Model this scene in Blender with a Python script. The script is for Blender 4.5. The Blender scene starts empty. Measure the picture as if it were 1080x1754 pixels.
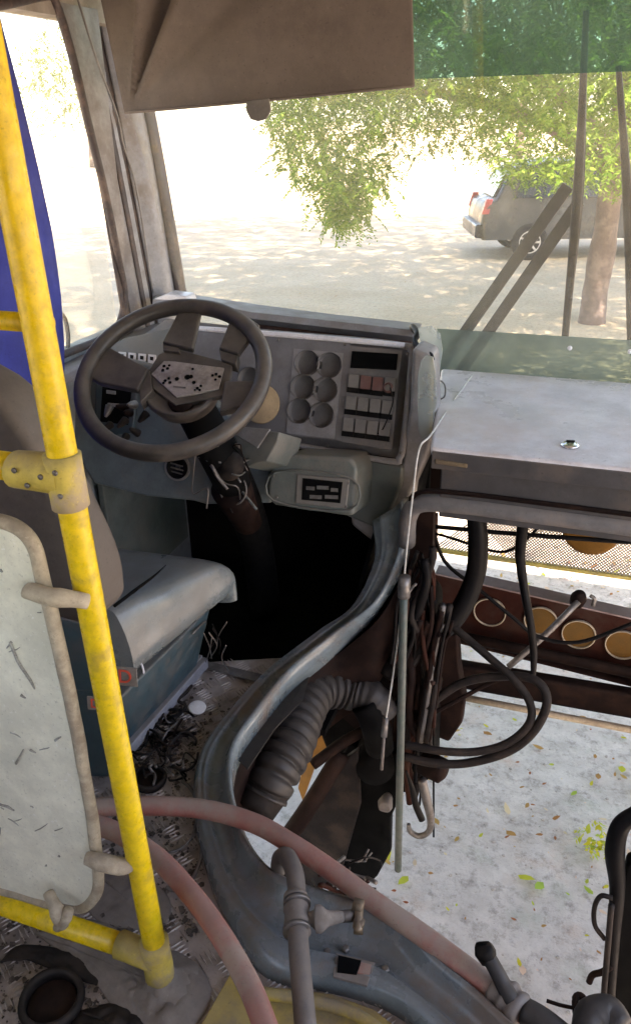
import bpy, bmesh, math, random
from mathutils import Vector, Matrix, noise
R = math.radians
random.seed(7)
sc = bpy.context.scene
# ---------------------------------------------------------------- camera
YAW, PIT, ROL, FPX = R(20), R(26), R(1.2), 1376.0
CAM = Vector((0, 0, 1.3))
FW = Vector((-math.sin(YAW)*math.cos(PIT), math.cos(YAW)*math.cos(PIT), -math.sin(PIT)))
R0 = Vector((math.cos(YAW), math.sin(YAW), 0)); U0 = R0.cross(FW)
RT = R0*math.cos(ROL) - U0*math.sin(ROL); UP = U0*math.cos(ROL) + R0*math.sin(ROL)
cd = bpy.data.cameras.new('camera'); cam = bpy.data.objects.new('camera', cd); sc.collection.objects.link(cam)
cam.matrix_world = Matrix(((RT.x, UP.x, -FW.x, CAM.x), (RT.y, UP.y, -FW.y, CAM.y), (RT.z, UP.z, -FW.z, CAM.z), (0, 0, 0, 1)))
cd.sensor_fit = 'VERTICAL'; cd.sensor_height = 24; cd.lens = 24*FPX/1754
cd.clip_start = 0.02; cd.clip_end = 2000
sc.camera = cam
# ---------------------------------------------------------------- light
SUN_EL, SUN_AZ = R(58), R(150)      # azimuth clockwise from +Y: the sun stands behind and to the right
w = bpy.data.worlds.new('World'); sc.world = w; w.use_nodes = True
nt = w.node_tree; bg = nt.nodes['Background']; sky = nt.nodes.new('ShaderNodeTexSky'); sky.sky_type = 'NISHITA'
sky.sun_disc = False; sky.sun_elevation = SUN_EL; sky.sun_rotation = SUN_AZ; sky.dust_density = 1.2; sky.air_density = 1.0; sky.ozone_density = 0.3
nt.links.new(sky.outputs[0], bg.inputs[0]); bg.inputs[1].default_value = 0.15
sd = bpy.data.lights.new('sun', 'SUN'); sd.energy = 4.5; sd.angle = R(0.5); sd.color = (1, .95, .87)
so = bpy.data.objects.new('sun', sd); sc.collection.objects.link(so)
sdir = Vector((math.sin(SUN_AZ)*math.cos(SUN_EL), math.cos(SUN_AZ)*math.cos(SUN_EL), math.sin(SUN_EL)))
so.rotation_euler = sdir.to_track_quat('Z', 'Y').to_euler()
sc.view_settings.view_transform = 'Standard'; sc.view_settings.look = 'None'
sc.view_settings.gamma = 1; sc.view_settings.exposure = 2.8
sc.view_settings.use_white_balance = True; sc.view_settings.white_balance_temperature = 7600; sc.view_settings.white_balance_tint = 19
sc.cycles.max_bounces = 8; sc.cycles.diffuse_bounces = 5; sc.cycles.transparent_max_bounces = 16
sc.cycles.use_denoising = True
# ---------------------------------------------------------------- helpers
def ray(px, py): return FW*FPX + RT*(px-540) + UP*(877-py)
def P(px, py, X=None, Y=None, Z=None, D=None, pl=None):
    r = ray(px, py)
    if X is not None: t = (X-CAM.x)/r.x
    elif Y is not None: t = (Y-CAM.y)/r.y
    elif Z is not None: t = (Z-CAM.z)/r.z
    elif D is not None: t = D/FPX
    else: t = (pl[0]-CAM).dot(pl[1])/r.dot(pl[1])
    return CAM + r*t
def V(*a): return Vector(a)

class MB:
    def __init__(s): s.v = []; s.f = []
    def add(s, vs, fs):
        n = len(s.v); s.v += [Vector(a) for a in vs]; s.f += [tuple(i+n for i in f) for f in fs]; return s
    def box(s, a, b):
        (x0, y0, z0), (x1, y1, z1) = a, b
        return s.add([(x0,y0,z0),(x1,y0,z0),(x1,y1,z0),(x0,y1,z0),(x0,y0,z1),(x1,y0,z1),(x1,y1,z1),(x0,y1,z1)],
                     [(3,2,1,0),(4,5,6,7),(0,1,5,4),(1,2,6,5),(2,3,7,6),(3,0,4,7)])
    def hexa(s, p):   # 8 points: 4 bottom ring, 4 top ring
        return s.add(p, [(3,2,1,0),(4,5,6,7),(0,1,5,4),(1,2,6,5),(2,3,7,6),(3,0,4,7)])
    def bar(s, a, b, w, h, up=(0,0,1)):
        a, b = Vector(a), Vector(b); d = (b-a).normalized(); u = Vector(up); x = d.cross(u)
        if x.length < 1e-4: x = d.cross(Vector((1,0,0)))
        x.normalize(); y = x.cross(d); x = x*w/2; y = y*h/2
        return s.hexa([a-x-y, a+x-y, a+x+y, a-x+y, b-x-y, b+x-y, b+x+y, b-x+y])
    def prism(s, pts, off):   # polygon extruded along off
        n = len(pts); off = Vector(off)
        vs = [Vector(p) for p in pts] + [Vector(p)+off for p in pts]
        return s.add(vs, [tuple(range(n)), tuple(range(2*n-1, n-1, -1))] + [(i, (i+1) % n, (i+1) % n+n, i+n) for i in range(n)])
    def tube(s, pts, r, seg=10, sub=6, closed=False, rf=None):
        pts = [Vector(p) for p in pts]; rs = list(r) if isinstance(r, (list, tuple)) else [r]*len(pts)
        P_, R_ = [], []
        n = len(pts)
        def g(i): return pts[i % n] if closed else (pts[i] if 0 <= i < n else (pts[0]*2-pts[1] if i < 0 else pts[-1]*2-pts[-2]))
        for i in range(n if closed else n-1):
            a, b, c, d = g(i-1), g(i), g(i+1), g(i+2)
            for k in range(sub):
                t = k/sub
                P_.append(0.5*((2*b)+(c-a)*t+(2*a-5*b+4*c-d)*t*t+(3*b-a-3*c+d)*t**3)); R_.append(rs[i]*(1-t)+rs[(i+1) % n]*t)
        if not closed: P_.append(pts[-1]); R_.append(rs[-1])
        m = len(P_); T = [((P_[(i+1) % m] if closed or i < m-1 else P_[i])-(P_[i-1] if closed or i > 0 else P_[i])).normalized() for i in range(m)]
        nn = T[0].orthogonal().normalized(); vs = []; arc = 0
        for i in range(m):
            if i: arc += (P_[i]-P_[i-1]).length
            nn = (nn - T[i]*nn.dot(T[i])).normalized(); bb = T[i].cross(nn); rr = R_[i]*(rf(arc) if rf else 1)
            for k in range(seg):
                a = 2*math.pi*k/seg; vs.append(P_[i] + (nn*math.cos(a)+bb*math.sin(a))*rr)
        fs = [(i*seg+k, i*seg+(k+1) % seg, ((i+1) % m)*seg+(k+1) % seg, ((i+1) % m)*seg+k) for i in range(m if closed else m-1) for k in range(seg)]
        if not closed: fs += [tuple(range(seg)), tuple(range((m-1)*seg, m*seg))]
        return s.add(vs, fs)
    def lathe(s, prof, o, ax=(0,0,1), seg=28, close=False):   # prof [(r, h)]
        o = Vector(o); ax = Vector(ax).normalized(); x = ax.orthogonal().normalized(); y = ax.cross(x); vs = []
        for r, h in prof:
            for k in range(seg):
                a = 2*math.pi*k/seg; vs.append(o+ax*h+(x*math.cos(a)+y*math.sin(a))*r)
        m = len(prof); fs = [(i*seg+k, i*seg+(k+1) % seg, ((i+1) % m)*seg+(k+1) % seg, ((i+1) % m)*seg+k) for i in range(m if close else m-1) for k in range(seg)]
        if not close: fs += [tuple(range(seg)), tuple(range((m-1)*seg, m*seg))]
        return s.add(vs, fs)
    def grid(s, rows):
        m, n = len(rows), len(rows[0]); vs = [p for r_ in rows for p in r_]
        return s.add(vs, [(i*n+j, i*n+j+1, (i+1)*n+j+1, (i+1)*n+j) for i in range(m-1) for j in range(n-1)])

def build(name, mb, m, parent=None, smooth=False, bevel=0, seg=2, solid=0, subd=0, rough=0, rs=20):
    off = parent['_b'] if parent is not None and '_b' in parent.keys() else (0, 0, 0)
    off = Vector(off)
    if parent is None and mb.v:
        c = sum(mb.v, Vector())/len(mb.v); off = Vector((c.x, c.y, min(p.z for p in mb.v)))
    me = bpy.data.meshes.new(name)
    me.from_pydata([tuple(p-off) for p in mb.v], [], mb.f)
    bm = bmesh.new(); bm.from_mesh(me); bmesh.ops.recalc_face_normals(bm, faces=bm.faces)
    if rough:
        for q in bm.verts:
            q.co += noise.noise_vector((q.co+off)*rs)*rough
    bm.to_mesh(me); bm.free()
    me.materials.append(m)
    if smooth is True:
        for p in me.polygons: p.use_smooth = True
    o = bpy.data.objects.new(name, me); sc.collection.objects.link(o)
    if parent is not None:
        o.parent = parent
        o['_b'] = list(off)
    else: o.location = off
    if solid:
        md = o.modifiers.new('s', 'SOLIDIFY'); md.thickness = solid; md.offset = 0
    if bevel:
        md = o.modifiers.new('b', 'BEVEL'); md.width = bevel; md.segments = seg; md.limit_method = 'ANGLE'; md.angle_limit = R(35)
        for p in me.polygons: p.use_smooth = True
    if subd:
        md = o.modifiers.new('d', 'SUBSURF'); md.levels = subd; md.render_levels = subd
    if smooth == 'auto' or bevel:
        for p in me.polygons: p.use_smooth = True
        md = o.modifiers.new('w', 'WEIGHTED_NORMAL'); md.keep_sharp = True
    return o
def thing(name, label, cat, loc=(0, 0, 0), group=None):
    o = bpy.data.objects.new(name, None); sc.collection.objects.link(o); o.location = loc; o['_b'] = list(loc)
    o['label'] = label; o['category'] = cat
    if group: o['group'] = group
    return o
def tag(o, label, cat, group=None, kind=None):
    o['label'] = label; o['category'] = cat
    if group: o['group'] = group
    if kind: o['kind'] = kind
    return o
def struct(o, label=None, cat=None):
    o['kind'] = 'structure'
    if label: o['label'] = label; o['category'] = cat
    return o

# ---------------------------------------------------------------- materials
def srgb(r, g, b):
    f = lambda c: (c/255/12.92) if c/255 <= .04045 else ((c/255+.055)/1.055)**2.4
    return (f(r), f(g), f(b), 1)
def mat(name, col, rough=.6, metal=0, dirt=None, damt=.5, dscale=6, dust=0, dustc=(.24, .205, .175, 1), bump=.15, bscale=60, spec=.5, thr=.5):
    m = bpy.data.materials.new(name); m.use_nodes = True; n = m.node_tree.nodes; L = m.node_tree.links.new
    b = n['Principled BSDF']; tc = n.new('ShaderNodeTexCoord'); geo = n.new('ShaderNodeNewGeometry')
    co = geo.outputs['Position']
    if len(col) == 3: col = (*col, 1)
    def nz(scale, det=6, ro=.6):
        q = n.new('ShaderNodeTexNoise'); q.inputs['Scale'].default_value = scale; q.inputs['Detail'].default_value = det
        q.inputs['Roughness'].default_value = ro; L(co, q.inputs['Vector']); return q.outputs['Fac']
    def mr(src, a, c, lo=0., hi=1.):
        q = n.new('ShaderNodeMapRange'); q.interpolation_type = 'SMOOTHSTEP'; L(src, q.inputs[0])
        q.inputs[1].default_value = a; q.inputs[2].default_value = c; q.inputs[3].default_value = lo; q.inputs[4].default_value = hi; return q.outputs[0]
    def mix(f, a, c):
        q = n.new('ShaderNodeMix'); q.data_type = 'RGBA'
        if isinstance(f, float): q.inputs[0].default_value = f
        else: L(f, q.inputs[0])
        for k, u in ((6, a), (7, c)):
            if isinstance(u, tuple): q.inputs[k].default_value = u
            else: L(u, q.inputs[k])
        return q.outputs[2]
    def mul(a, c):
        q = n.new('ShaderNodeMath'); q.operation = 'MULTIPLY'; L(a, q.inputs[0])
        if isinstance(c, float): q.inputs[1].default_value = c
        else: L(c, q.inputs[1])
        return q.outputs[0]
    base = mix(mr(nz(dscale*3, 8, .7), .3, .7), tuple(c*.82 for c in col[:3])+(1,), tuple(min(1, c*1.15) for c in col[:3])+(1,))
    if dirt:
        if len(dirt) == 3: dirt = (*dirt, 1)
        f1 = mr(nz(dscale, 9, .68), thr-.06, thr+.14, 0, damt)
        base = mix(f1, base, dirt)
    base = mix(mr(nz(150, 3, .8), .58, .72, 0, .55), base, tuple(c*.45 for c in col[:3])+(1,))
    base = mix(mr(nz(95, 3, .8), .60, .72, 0, .35), base, tuple(min(1, c*1.6+.006) for c in col[:3])+(1,))
    rr = mr(nz(dscale*2, 6), .3, .7, max(.05, rough-.12), min(1, rough+.15))
    if dust:
        sx = n.new('ShaderNodeSeparateXYZ'); L(geo.outputs['Normal'], sx.inputs[0])
        f2 = mul(mr(sx.outputs[2], .1, .95), mr(nz(dscale*1.7, 8, .7), .32, .6, dust*.45, dust))
        base = mix(f2, base, dustc)
        q = n.new('ShaderNodeMix'); L(f2, q.inputs[0]); L(rr, q.inputs[2]); q.inputs[3].default_value = .95; rr = q.outputs[0]
    L(base, b.inputs['Base Color']); L(rr, b.inputs['Roughness'])
    b.inputs['Metallic'].default_value = metal; b.inputs['Specular IOR Level'].default_value = spec
    if bump:
        q = n.new('ShaderNodeBump'); q.inputs['Strength'].default_value = bump; q.inputs['Distance'].default_value = .003
        L(nz(bscale, 7, .6), q.inputs['Height']); L(q.outputs[0], b.inputs['Normal'])
    return m
DUST = (.34, .28, .22, 1)
M = {}
M['wallgrey'] = mat('wall_paint', (.26, .29, .31), .5, dirt=(.16, .13, .10), damt=.6, dust=.6)
M['rib'] = mat('rib_paint', (.19, .18, .19), .45, dirt=(.12, .09, .08), damt=.6, dscale=9)
M['pillar'] = mat('pillar_paint', (.25, .25, .275), .4, dirt=(.20, .16, .13), damt=.6, dscale=9)
M['tmetal'] = mat('worn_tread_metal', (.50, .45, .42), .5, .25, dirt=(.18, .145, .13), damt=.7, dscale=6, dust=.1)
M['rubber'] = mat('window_rubber', (.045, .034, .036), .65, dirt=(.20, .14, .11), damt=.6, dscale=14)
M['dash'] = mat('dash_plastic', (.115, .11, .112), .6, dirt=(.20, .165, .145), damt=.6, dust=.5, dscale=9)
M['apron'] = mat('dark_apron_paint', (.045, .042, .044), .55, dirt=(.09, .07, .06), damt=.7, dust=.4, dscale=8)
M['dashl'] = mat('dash_light_plastic', (.235, .225, .23), .5, dirt=(.15, .125, .11), damt=.5, dust=.4)
M['panel'] = mat('instrument_panel', (.145, .14, .147), .5, dirt=(.12, .10, .09), damt=.5, dust=.3)
M['hood'] = mat('dash_hood', (.25, .25, .275), .42, dirt=(.16, .125, .11), damt=.5, dust=.4)
M['knee'] = mat('knee_panel_paint', (.10, .13, .145), .45, dirt=(.16, .135, .115), damt=.6, dust=.5)
M['green'] = mat('greygreen_plastic', (.085, .10, .095), .5, dirt=(.17, .15, .13), damt=.55, dust=.5)
M['black'] = mat('black_rubber', (.005, .0045, .005), .5, dirt=(.016, .013, .012), damt=.6, dscale=12, dust=.02, spec=.10)
M['blackd'] = mat('dusty_black_rubber', (.012, .010, .010), .6, dirt=(.035, .026, .022), damt=.8, dscale=14, dust=.07, spec=.12)
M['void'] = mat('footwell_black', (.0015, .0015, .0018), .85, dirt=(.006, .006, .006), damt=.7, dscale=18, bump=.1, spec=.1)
M['wheel'] = mat('steering_plastic', (.030, .026, .025), .42, dirt=(.085, .068, .058), damt=.6, dscale=10, dust=.35)
M['alu'] = mat('bare_aluminium', (.55, .53, .52), .4, .75, dirt=(.25, .2, .17), damt=.7, dscale=16)
M['tread'] = mat('tread_plate', (.42, .37, .35), .42, .3, dirt=(.11, .088, .078), damt=.75, dscale=5, dust=.2, bump=.25, bscale=90)
M['lip'] = mat('painted_sheet_metal', (.16, .20, .225), .2, .1, dirt=(.16, .115, .085), damt=.8, dscale=6, dust=.18, bump=.08, bscale=30, thr=.50)
M['rust'] = mat('rusty_steel', (.034, .0095, .006), .7, dirt=(.045, .026, .02), damt=.7, dscale=9, dust=.12, spec=.10)
M['rustd'] = mat('rusty_dark_steel', (.009, .0045, .004), .7, dirt=(.03, .016, .012), damt=.6, dscale=12, dust=.04, spec=.08)
M['beige'] = mat('dusty_beige_plastic', (.44, .37, .27), .7, dirt=(.20, .15, .11), damt=.6, dscale=18, dust=.3)
M['castg'] = mat('dusty_fitting', (.50, .38, .07), .7, dirt=(.36, .28, .20), damt=.95, dscale=12, dust=.5)
M['yellow'] = mat('yellow_powder_coat', (.72, .50, .012), .34, dirt=(.30, .20, .05), damt=.6, dscale=24, bump=.05, thr=.56)
M['yelold'] = mat('old_yellow_paint', (.42, .30, .05), .6, dirt=(.16, .12, .08), damt=.8, dscale=8, dust=.4)
M['orange'] = mat('orange_primer', (.34, .15, .02), .7, dirt=(.2, .12, .05), damt=.5)
M['board'] = mat('painted_board', (.82, .80, .66), .42, dirt=(.40, .40, .33), damt=.35, dscale=3, bump=.03)
M['curtain'] = mat('blue_cloth', (.03, .042, .27), .85, dirt=(.05, .06, .28), damt=.4, bump=.2, bscale=300)
M['scuff'] = mat('scuff_grey', (.26, .25, .22), .8, dirt=(.45, .45, .40), damt=.8, dscale=60)
M['pebble'] = mat('pebble_stone', (.30, .27, .24), .9, dirt=(.45, .40, .35), damt=.8, dscale=9)
M['brownp'] = mat('brown_primer', (.13, .065, .05), .7, dirt=(.06, .03, .025), damt=.7, dscale=14)
M['ystrip'] = mat('sunlit_yellow_strip', (.75, .58, .16), .6, dirt=(.5, .4, .2), damt=.5)  # paler yellow holds the sunlight falling on the strip
M['flange'] = mat('dusty_flange', (.28, .21, .20), .7, dirt=(.16, .09, .07), damt=.6, dust=.6)
M['grit'] = mat('brown_grit', (.05, .038, .032), .9, dirt=(.16, .13, .11), damt=.9, dscale=40)
M['wiperarm'] = mat('haze_greyed_wiper', (.065, .062, .058), .6, dirt=(.10, .09, .08), damt=.5)  # grey carries the pale haze of the windshield over the arms
M['blind'] = mat('blind_cloth', (.135, .112, .10), .8, dirt=(.165, .14, .125), damt=.5, dscale=4, bump=.12, bscale=250)
M['seatback'] = mat('grey_vinyl_back', (.085, .068, .058), .65, dirt=(.14, .115, .095), damt=.6, dscale=5, dust=.15)
M['cushion'] = mat('grey_vinyl', (.115, .14, .15), .27, dirt=(.15, .14, .13), damt=.55, dscale=7, dust=.22, bump=.1, bscale=40)
M['teal'] = mat('teal_enamel', (.024, .05, .065), .45, dirt=(.09, .08, .075), damt=.6, dscale=9, dust=.4)
M['pink'] = mat('red_rubber_hose', (.36, .125, .10), .55, thr=.48, dirt=(.35, .27, .22), damt=.9, dscale=7, dust=.55)
M['ghose'] = mat('grey_rubber_hose', (.10, .09, .088), .5, dirt=(.17, .14, .12), damt=.7, dscale=12, dust=.3)
M['duct'] = mat('dusty_duct_rubber', (.012, .010, .0105), .6, dirt=(.024, .020, .018), damt=.8, dscale=20, dust=.07)
M['brass'] = mat('brass_fitting', (.22, .16, .10), .45, .5, dirt=(.12, .095, .075), damt=.6, dscale=30, dust=.3)
M['steel'] = mat('dull_steel', (.17, .16, .155), .42, .5, dirt=(.08, .062, .05), damt=.6, dscale=25, dust=.3)
M['greenrod'] = mat('grey_green_rod', (.075, .085, .075), .5, dirt=(.04, .08, .07), damt=.5, dscale=20)
M['chrome'] = mat('chrome', (.75, .75, .76), .18, .95)
M['white'] = mat('white_plastic', (.75, .75, .76), .5, dirt=(.5, .45, .4), damt=.3)
M['red'] = mat('red_print', (.55, .06, .03), .6)
M['switch'] = mat('switch_plastic', (.14, .13, .12), .5, dirt=(.20, .18, .16), damt=.5, dust=.2)
M['redsw'] = mat('red_switch_plastic', (.13, .05, .045), .5, dirt=(.22, .16, .14), damt=.5, dust=.2)
M['disc'] = mat('tan_disc', (.48, .34, .20), .6, dirt=(.4, .32, .24), damt=.5)
M['lamp'] = mat('amber_plastic', (.15, .068, .012), .6, spec=.15, dirt=(.10, .07, .03), damt=.5)
M['rag'] = mat('dusty_cloth', (.19, .165, .15), .9, dirt=(.11, .09, .075), damt=.6, dscale=12, dust=.3)
M['lid'] = mat('shelf_paint', (.68, .66, .69), .3, .0, dirt=(.58, .48, .43), damt=.6, dscale=3, dust=.10, bump=.05, bscale=25)
M['string'] = mat('pale_string', (.50, .50, .47), .8, dirt=(.3, .3, .28), damt=.5, dscale=60)
M['ceil'] = mat('ceiling_lining', (.30, .27, .24), .8, dirt=(.2, .17, .14), damt=.5)
M['mesh'] = mat('grille_metal', (.36, .31, .26), .6, dirt=(.2, .16, .12), damt=.5)
M['bark'] = mat('tree_bark', (.12, .085, .07), .95, dirt=(.22, .165, .135), damt=.8, dscale=5, bump=.8, bscale=14)
M['carp'] = mat('dark_car_paint', (.014, .018, .022), .3, dirt=(.10, .09, .08), damt=.4, dscale=1.5, bump=0)
M['carg'] = mat('car_glass', (.012, .015, .017), .08, bump=0)
M['tyre'] = mat('tyre_rubber', (.02, .02, .02), .8)
M['tail'] = mat('red_lens', (.40, .05, .05), .3, bump=0)
def glass_mat(name, tint, dustc, dustf, gloss=.06):
    m = bpy.data.materials.new(name); m.use_nodes = True; n = m.node_tree.nodes; L = m.node_tree.links.new; n.clear()
    out = n.new('ShaderNodeOutputMaterial'); tr = n.new('ShaderNodeBsdfTransparent'); tr.inputs[0].default_value = (*tint, 1)
    df = n.new('ShaderNodeBsdfDiffuse'); df.inputs[0].default_value = (*dustc, 1); tl = n.new('ShaderNodeBsdfTranslucent'); tl.inputs[0].default_value = (*dustc, 1)
    ad = n.new('ShaderNodeMixShader'); ad.inputs[0].default_value = .5; L(df.outputs[0], ad.inputs[1]); L(tl.outputs[0], ad.inputs[2])
    gl = n.new('ShaderNodeBsdfGlossy'); gl.inputs['Roughness'].default_value = .03
    geo = n.new('ShaderNodeNewGeometry'); nz = n.new('ShaderNodeTexNoise'); nz.inputs['Scale'].default_value = 5; nz.inputs['Detail'].default_value = 8
    L(geo.outputs['Position'], nz.inputs['Vector'])
    mr = n.new('ShaderNodeMapRange'); mr.inputs[1].default_value = .35; mr.inputs[2].default_value = .65; mr.inputs[3].default_value = dustf*.7; mr.inputs[4].default_value = dustf*1.3
    L(nz.outputs['Fac'], mr.inputs[0])
    m1 = n.new('ShaderNodeMixShader'); L(mr.outputs[0], m1.inputs[0]); L(tr.outputs[0], m1.inputs[1]); L(ad.outputs[0], m1.inputs[2])
    m2 = n.new('ShaderNodeMixShader'); m2.inputs[0].default_value = gloss; L(m1.outputs[0], m2.inputs[1]); L(gl.outputs[0], m2.inputs[2])
    L(m2.outputs[0], out.inputs[0]); return m
M['glass'] = glass_mat('dusty_glass', (.97, .98, .95), (.8, .73, .58), .165)
M['sglass'] = glass_mat('side_glass', (.97, .98, .95), (.8, .74, .64), .12)
M['tint'] = glass_mat('green_tinted_glass', (.19, .33, .26), (.26, .38, .33), .20)
M['tintlow'] = glass_mat('green_band_glass', (.20, .26, .23), (.26, .31, .28), .62)
M['film'] = glass_mat('translucent_film', (.85, .88, .86), (.45, .48, .47), .5, .12)
M['ghostfilm'] = glass_mat('ghost_reflection_film', (.9, .92, .9), (.7, .74, .74), .35, .08)
def leaf_mat(name, c1, c2):
    m = bpy.data.materials.new(name); m.use_nodes = True; n = m.node_tree.nodes; L = m.node_tree.links.new; n.clear()
    out = n.new('ShaderNodeOutputMaterial'); df = n.new('ShaderNodeBsdfDiffuse'); tl = n.new('ShaderNodeBsdfTranslucent')
    geo = n.new('ShaderNodeNewGeometry'); mx = n.new('ShaderNodeMix'); mx.data_type = 'RGBA'; mx.inputs[6].default_value = (*c1, 1); mx.inputs[7].default_value = (*c2, 1)
    L(geo.outputs['Random Per Island'], mx.inputs[0]); L(mx.outputs[2], df.inputs[0]); L(mx.outputs[2], tl.inputs[0])
    ms = n.new('ShaderNodeMixShader'); ms.inputs[0].default_value = .45; L(df.outputs[0], ms.inputs[1]); L(tl.outputs[0], ms.inputs[2]); L(ms.outputs[0], out.inputs[0]); return m
M['leaf'] = leaf_mat('leaf_green', (.06, .13, .015), (.20, .29, .05))
M['litter'] = leaf_mat('fallen_leaf', (.45, .30, .10), (.30, .10, .05))
M['litterp'] = leaf_mat('straw_leaf', (.62, .42, .34), (.60, .52, .32))
M['littery'] = leaf_mat('yellow_leaf', (.55, .48, .05), (.30, .42, .08))
M['farleaf'] = leaf_mat('far_leaf_green', (.10, .14, .04), (.22, .24, .08))

# ================================================================ SETTING
# ground: one sheet to the horizon
def ground_mat():
    m = bpy.data.materials.new('dusty_ground'); m.use_nodes = True; n = m.node_tree.nodes; L = m.node_tree.links.new; b = n['Principled BSDF']
    geo = n.new('ShaderNodeNewGeometry')
    def nz(s, d=8, r=.65):
        q = n.new('ShaderNodeTexNoise'); q.inputs['Scale'].default_value = s; q.inputs['Detail'].default_value = d; q.inputs['Roughness'].default_value = r
        L(geo.outputs['Position'], q.inputs['Vector']); return q.outputs['Fac']
    def ramp(f, a, c, ca, cb):
        q = n.new('ShaderNodeValToRGB'); q.color_ramp.elements[0].position = a; q.color_ramp.elements[0].color = (*ca, 1)
        q.color_ramp.elements[1].position = c; q.color_ramp.elements[1].color = (*cb, 1); L(f, q.inputs[0]); return q.outputs[0]
    def mix(f, a, c):
        q = n.new('ShaderNodeMix'); q.data_type = 'RGBA'; L(f, q.inputs[0]); L(a, q.inputs[6]); L(c, q.inputs[7]); return q.outputs[2]
    a = ramp(nz(1.1), .35, .68, (.43, .34, .22), (.53, .43, .30))
    c = ramp(nz(9), .3, .7, (.40, .355, .31), (.60, .54, .48))
    ln = n.new('ShaderNodeVectorMath'); ln.operation = 'LENGTH'; L(geo.outputs['Position'], ln.inputs[0])
    am = n.new('ShaderNodeMath'); am.operation = 'MULTIPLY_ADD'; L(nz(.6, 5), am.inputs[0]); am.inputs[1].default_value = 4.0; L(ln.outputs['Value'], am.inputs[2])
    mr_ = n.new('ShaderNodeMapRange'); L(am.outputs[0], mr_.inputs[0]); mr_.inputs[1].default_value = 6.0; mr_.inputs[2].default_value = 8.5
    mr_.inputs[3].default_value = 1; mr_.inputs[4].default_value = 0
    d = mix(mr_.outputs[0], a, c)
    e = ramp(nz(19, 10, .78), .35, .5, (.42, .40, .39), (1, 1, 1))
    q = n.new('ShaderNodeMix'); q.data_type = 'RGBA'; q.blend_type = 'MULTIPLY'; q.inputs[0].default_value = .8; L(d, q.inputs[6]); L(e, q.inputs[7])
    t1 = ramp(nz(5.5, 5), .56, .70, (0, 0, 0), (.45, .45, .45)); t2 = ramp(nz(7.3, 5), .57, .70, (0, 0, 0), (.40, .40, .40))
    def cc(c_):
        q_ = n.new('ShaderNodeRGB'); q_.outputs[0].default_value = (*c_, 1); return q_.outputs[0]
    fin = mix(t2, mix(t1, q.outputs[2], cc((.52, .36, .26))), cc((.34, .36, .28)))
    L(fin, b.inputs['Base Color']); b.inputs['Roughness'].default_value = .95
    bp = n.new('ShaderNodeBump'); bp.inputs['Distance'].default_value = .02; bp.inputs['Strength'].default_value = .6; L(nz(40, 9, .7), bp.inputs['Height']); L(bp.outputs[0], b.inputs['Normal'])
    return m
GZ = -1.0
g = MB(); xs = [-900, -60, -20, -8, -3, -1, 0, 1, 3, 8, 20, 60, 900]; g.grid([[V(x, y, GZ) for x in xs] for y in xs])
gr = struct(build('ground', g, ground_mat())); 

# ================================================================ BUS BODY
WX = -1.32
bus = thing('bus_body', 'stripped bus cab shell with floor, side wall, window pillar and windshield', 'bus', (0, 0, 0))
b = MB(); b.box((WX-.07, -4, -.35), (WX, 2.33, .755)); 
for y in (-.4, -1.9, -3.4): b.box((WX-.06, y, .755), (WX-.003, y+.12, 1.535))
build('side_wall', b, M['wallgrey'], bus)
b = MB(); b.box((WX-.07, -4, 1.535), (WX, 2.33, 2.0)); build('header_lining', b, M['ceil'], bus)
b = MB(); b.box((1.25, -4, -.35), (1.32, .2, .95)); b.box((1.25, -4, 1.55), (1.32, 2.33, 2.0)); b.box((1.25, 2.1, -.4), (1.32, 2.33, 1.7))
for y in (-.0, -1.3, -2.6, -3.9): b.box((1.255, y, .755), (1.315, y+.12, 1.7))
build('door_side_wall', b, M['wallgrey'], bus)
b = MB(); b.box((-1.39, -4, 2.0), (1.32, 2.4, 2.05)); build('roof', b, M['ceil'], bus)
b = MB(); b.box((-1.39, -4.05, -.3), (1.32, -4, 2.0)); build('rear_wall', b, M['wallgrey'], bus)
# --- engine opening frame curves
OUT = [(640,893,'Y',1.83),(643,960,'Y',1.80),(604,1040,'Y',1.74),(540,1092,'Z',.06),(455,1158,'Z',.02),(380,1240,'Z',.02),(340,1305,'Z',.02),(332,1380,'Z',.02),
       (345,1450,'Z',.02),(370,1530,'Z',.02),(400,1590,'Z',.02),(442,1650,'Z',.02),(490,1675,'Z',.02),(548,1683,'Z',.02),(622,1702,'Z',.02),(678,1726,'Z',.02),(730,1765,'Z',.02),(800,1830,'Z',.02)]
INN = [(700,850,'Y',1.80),(694,940,'Y',1.77),(650,1030,'Y',1.70),(570,1100,'Z',.07),(500,1158,'Z',.045),(440,1232,'Z',.04),(403,1290,'Z',.04),(397,1350,'Z',.04),
       (410,1410,'Z',.04),(430,1460,'Z',.04),(470,1505,'Z',.04),(540,1532,'Z',.04),(600,1550,'Z',.04),(665,1573,'Z',.04),(708,1600,'Z',.04),(745,1650,'Z',.04),(810,1705,'Z',.04),(900,1790,'Z',.04)]
def cv(a): return P(a[0], a[1], **{a[2]: a[3]})
def crom(pts, sub):
    n = len(pts); o = []
    gg = lambda i: pts[i] if 0 <= i < n else (pts[0]*2-pts[1] if i < 0 else pts[-1]*2-pts[-2])
    for i in range(n-1):
        a, b_, c, d = gg(i-1), gg(i), gg(i+1), gg(i+2)
        for k in range(sub):
            t = k/sub; o.append(0.5*((2*b_)+(c-a)*t+(2*a-5*b_+4*c-d)*t*t+(3*b_-a-3*c+d)*t**3))
    return o+[pts[-1]]
OC = crom([cv(a) for a in OUT], 6); IC = crom([cv(a) for a in INN], 6)
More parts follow.
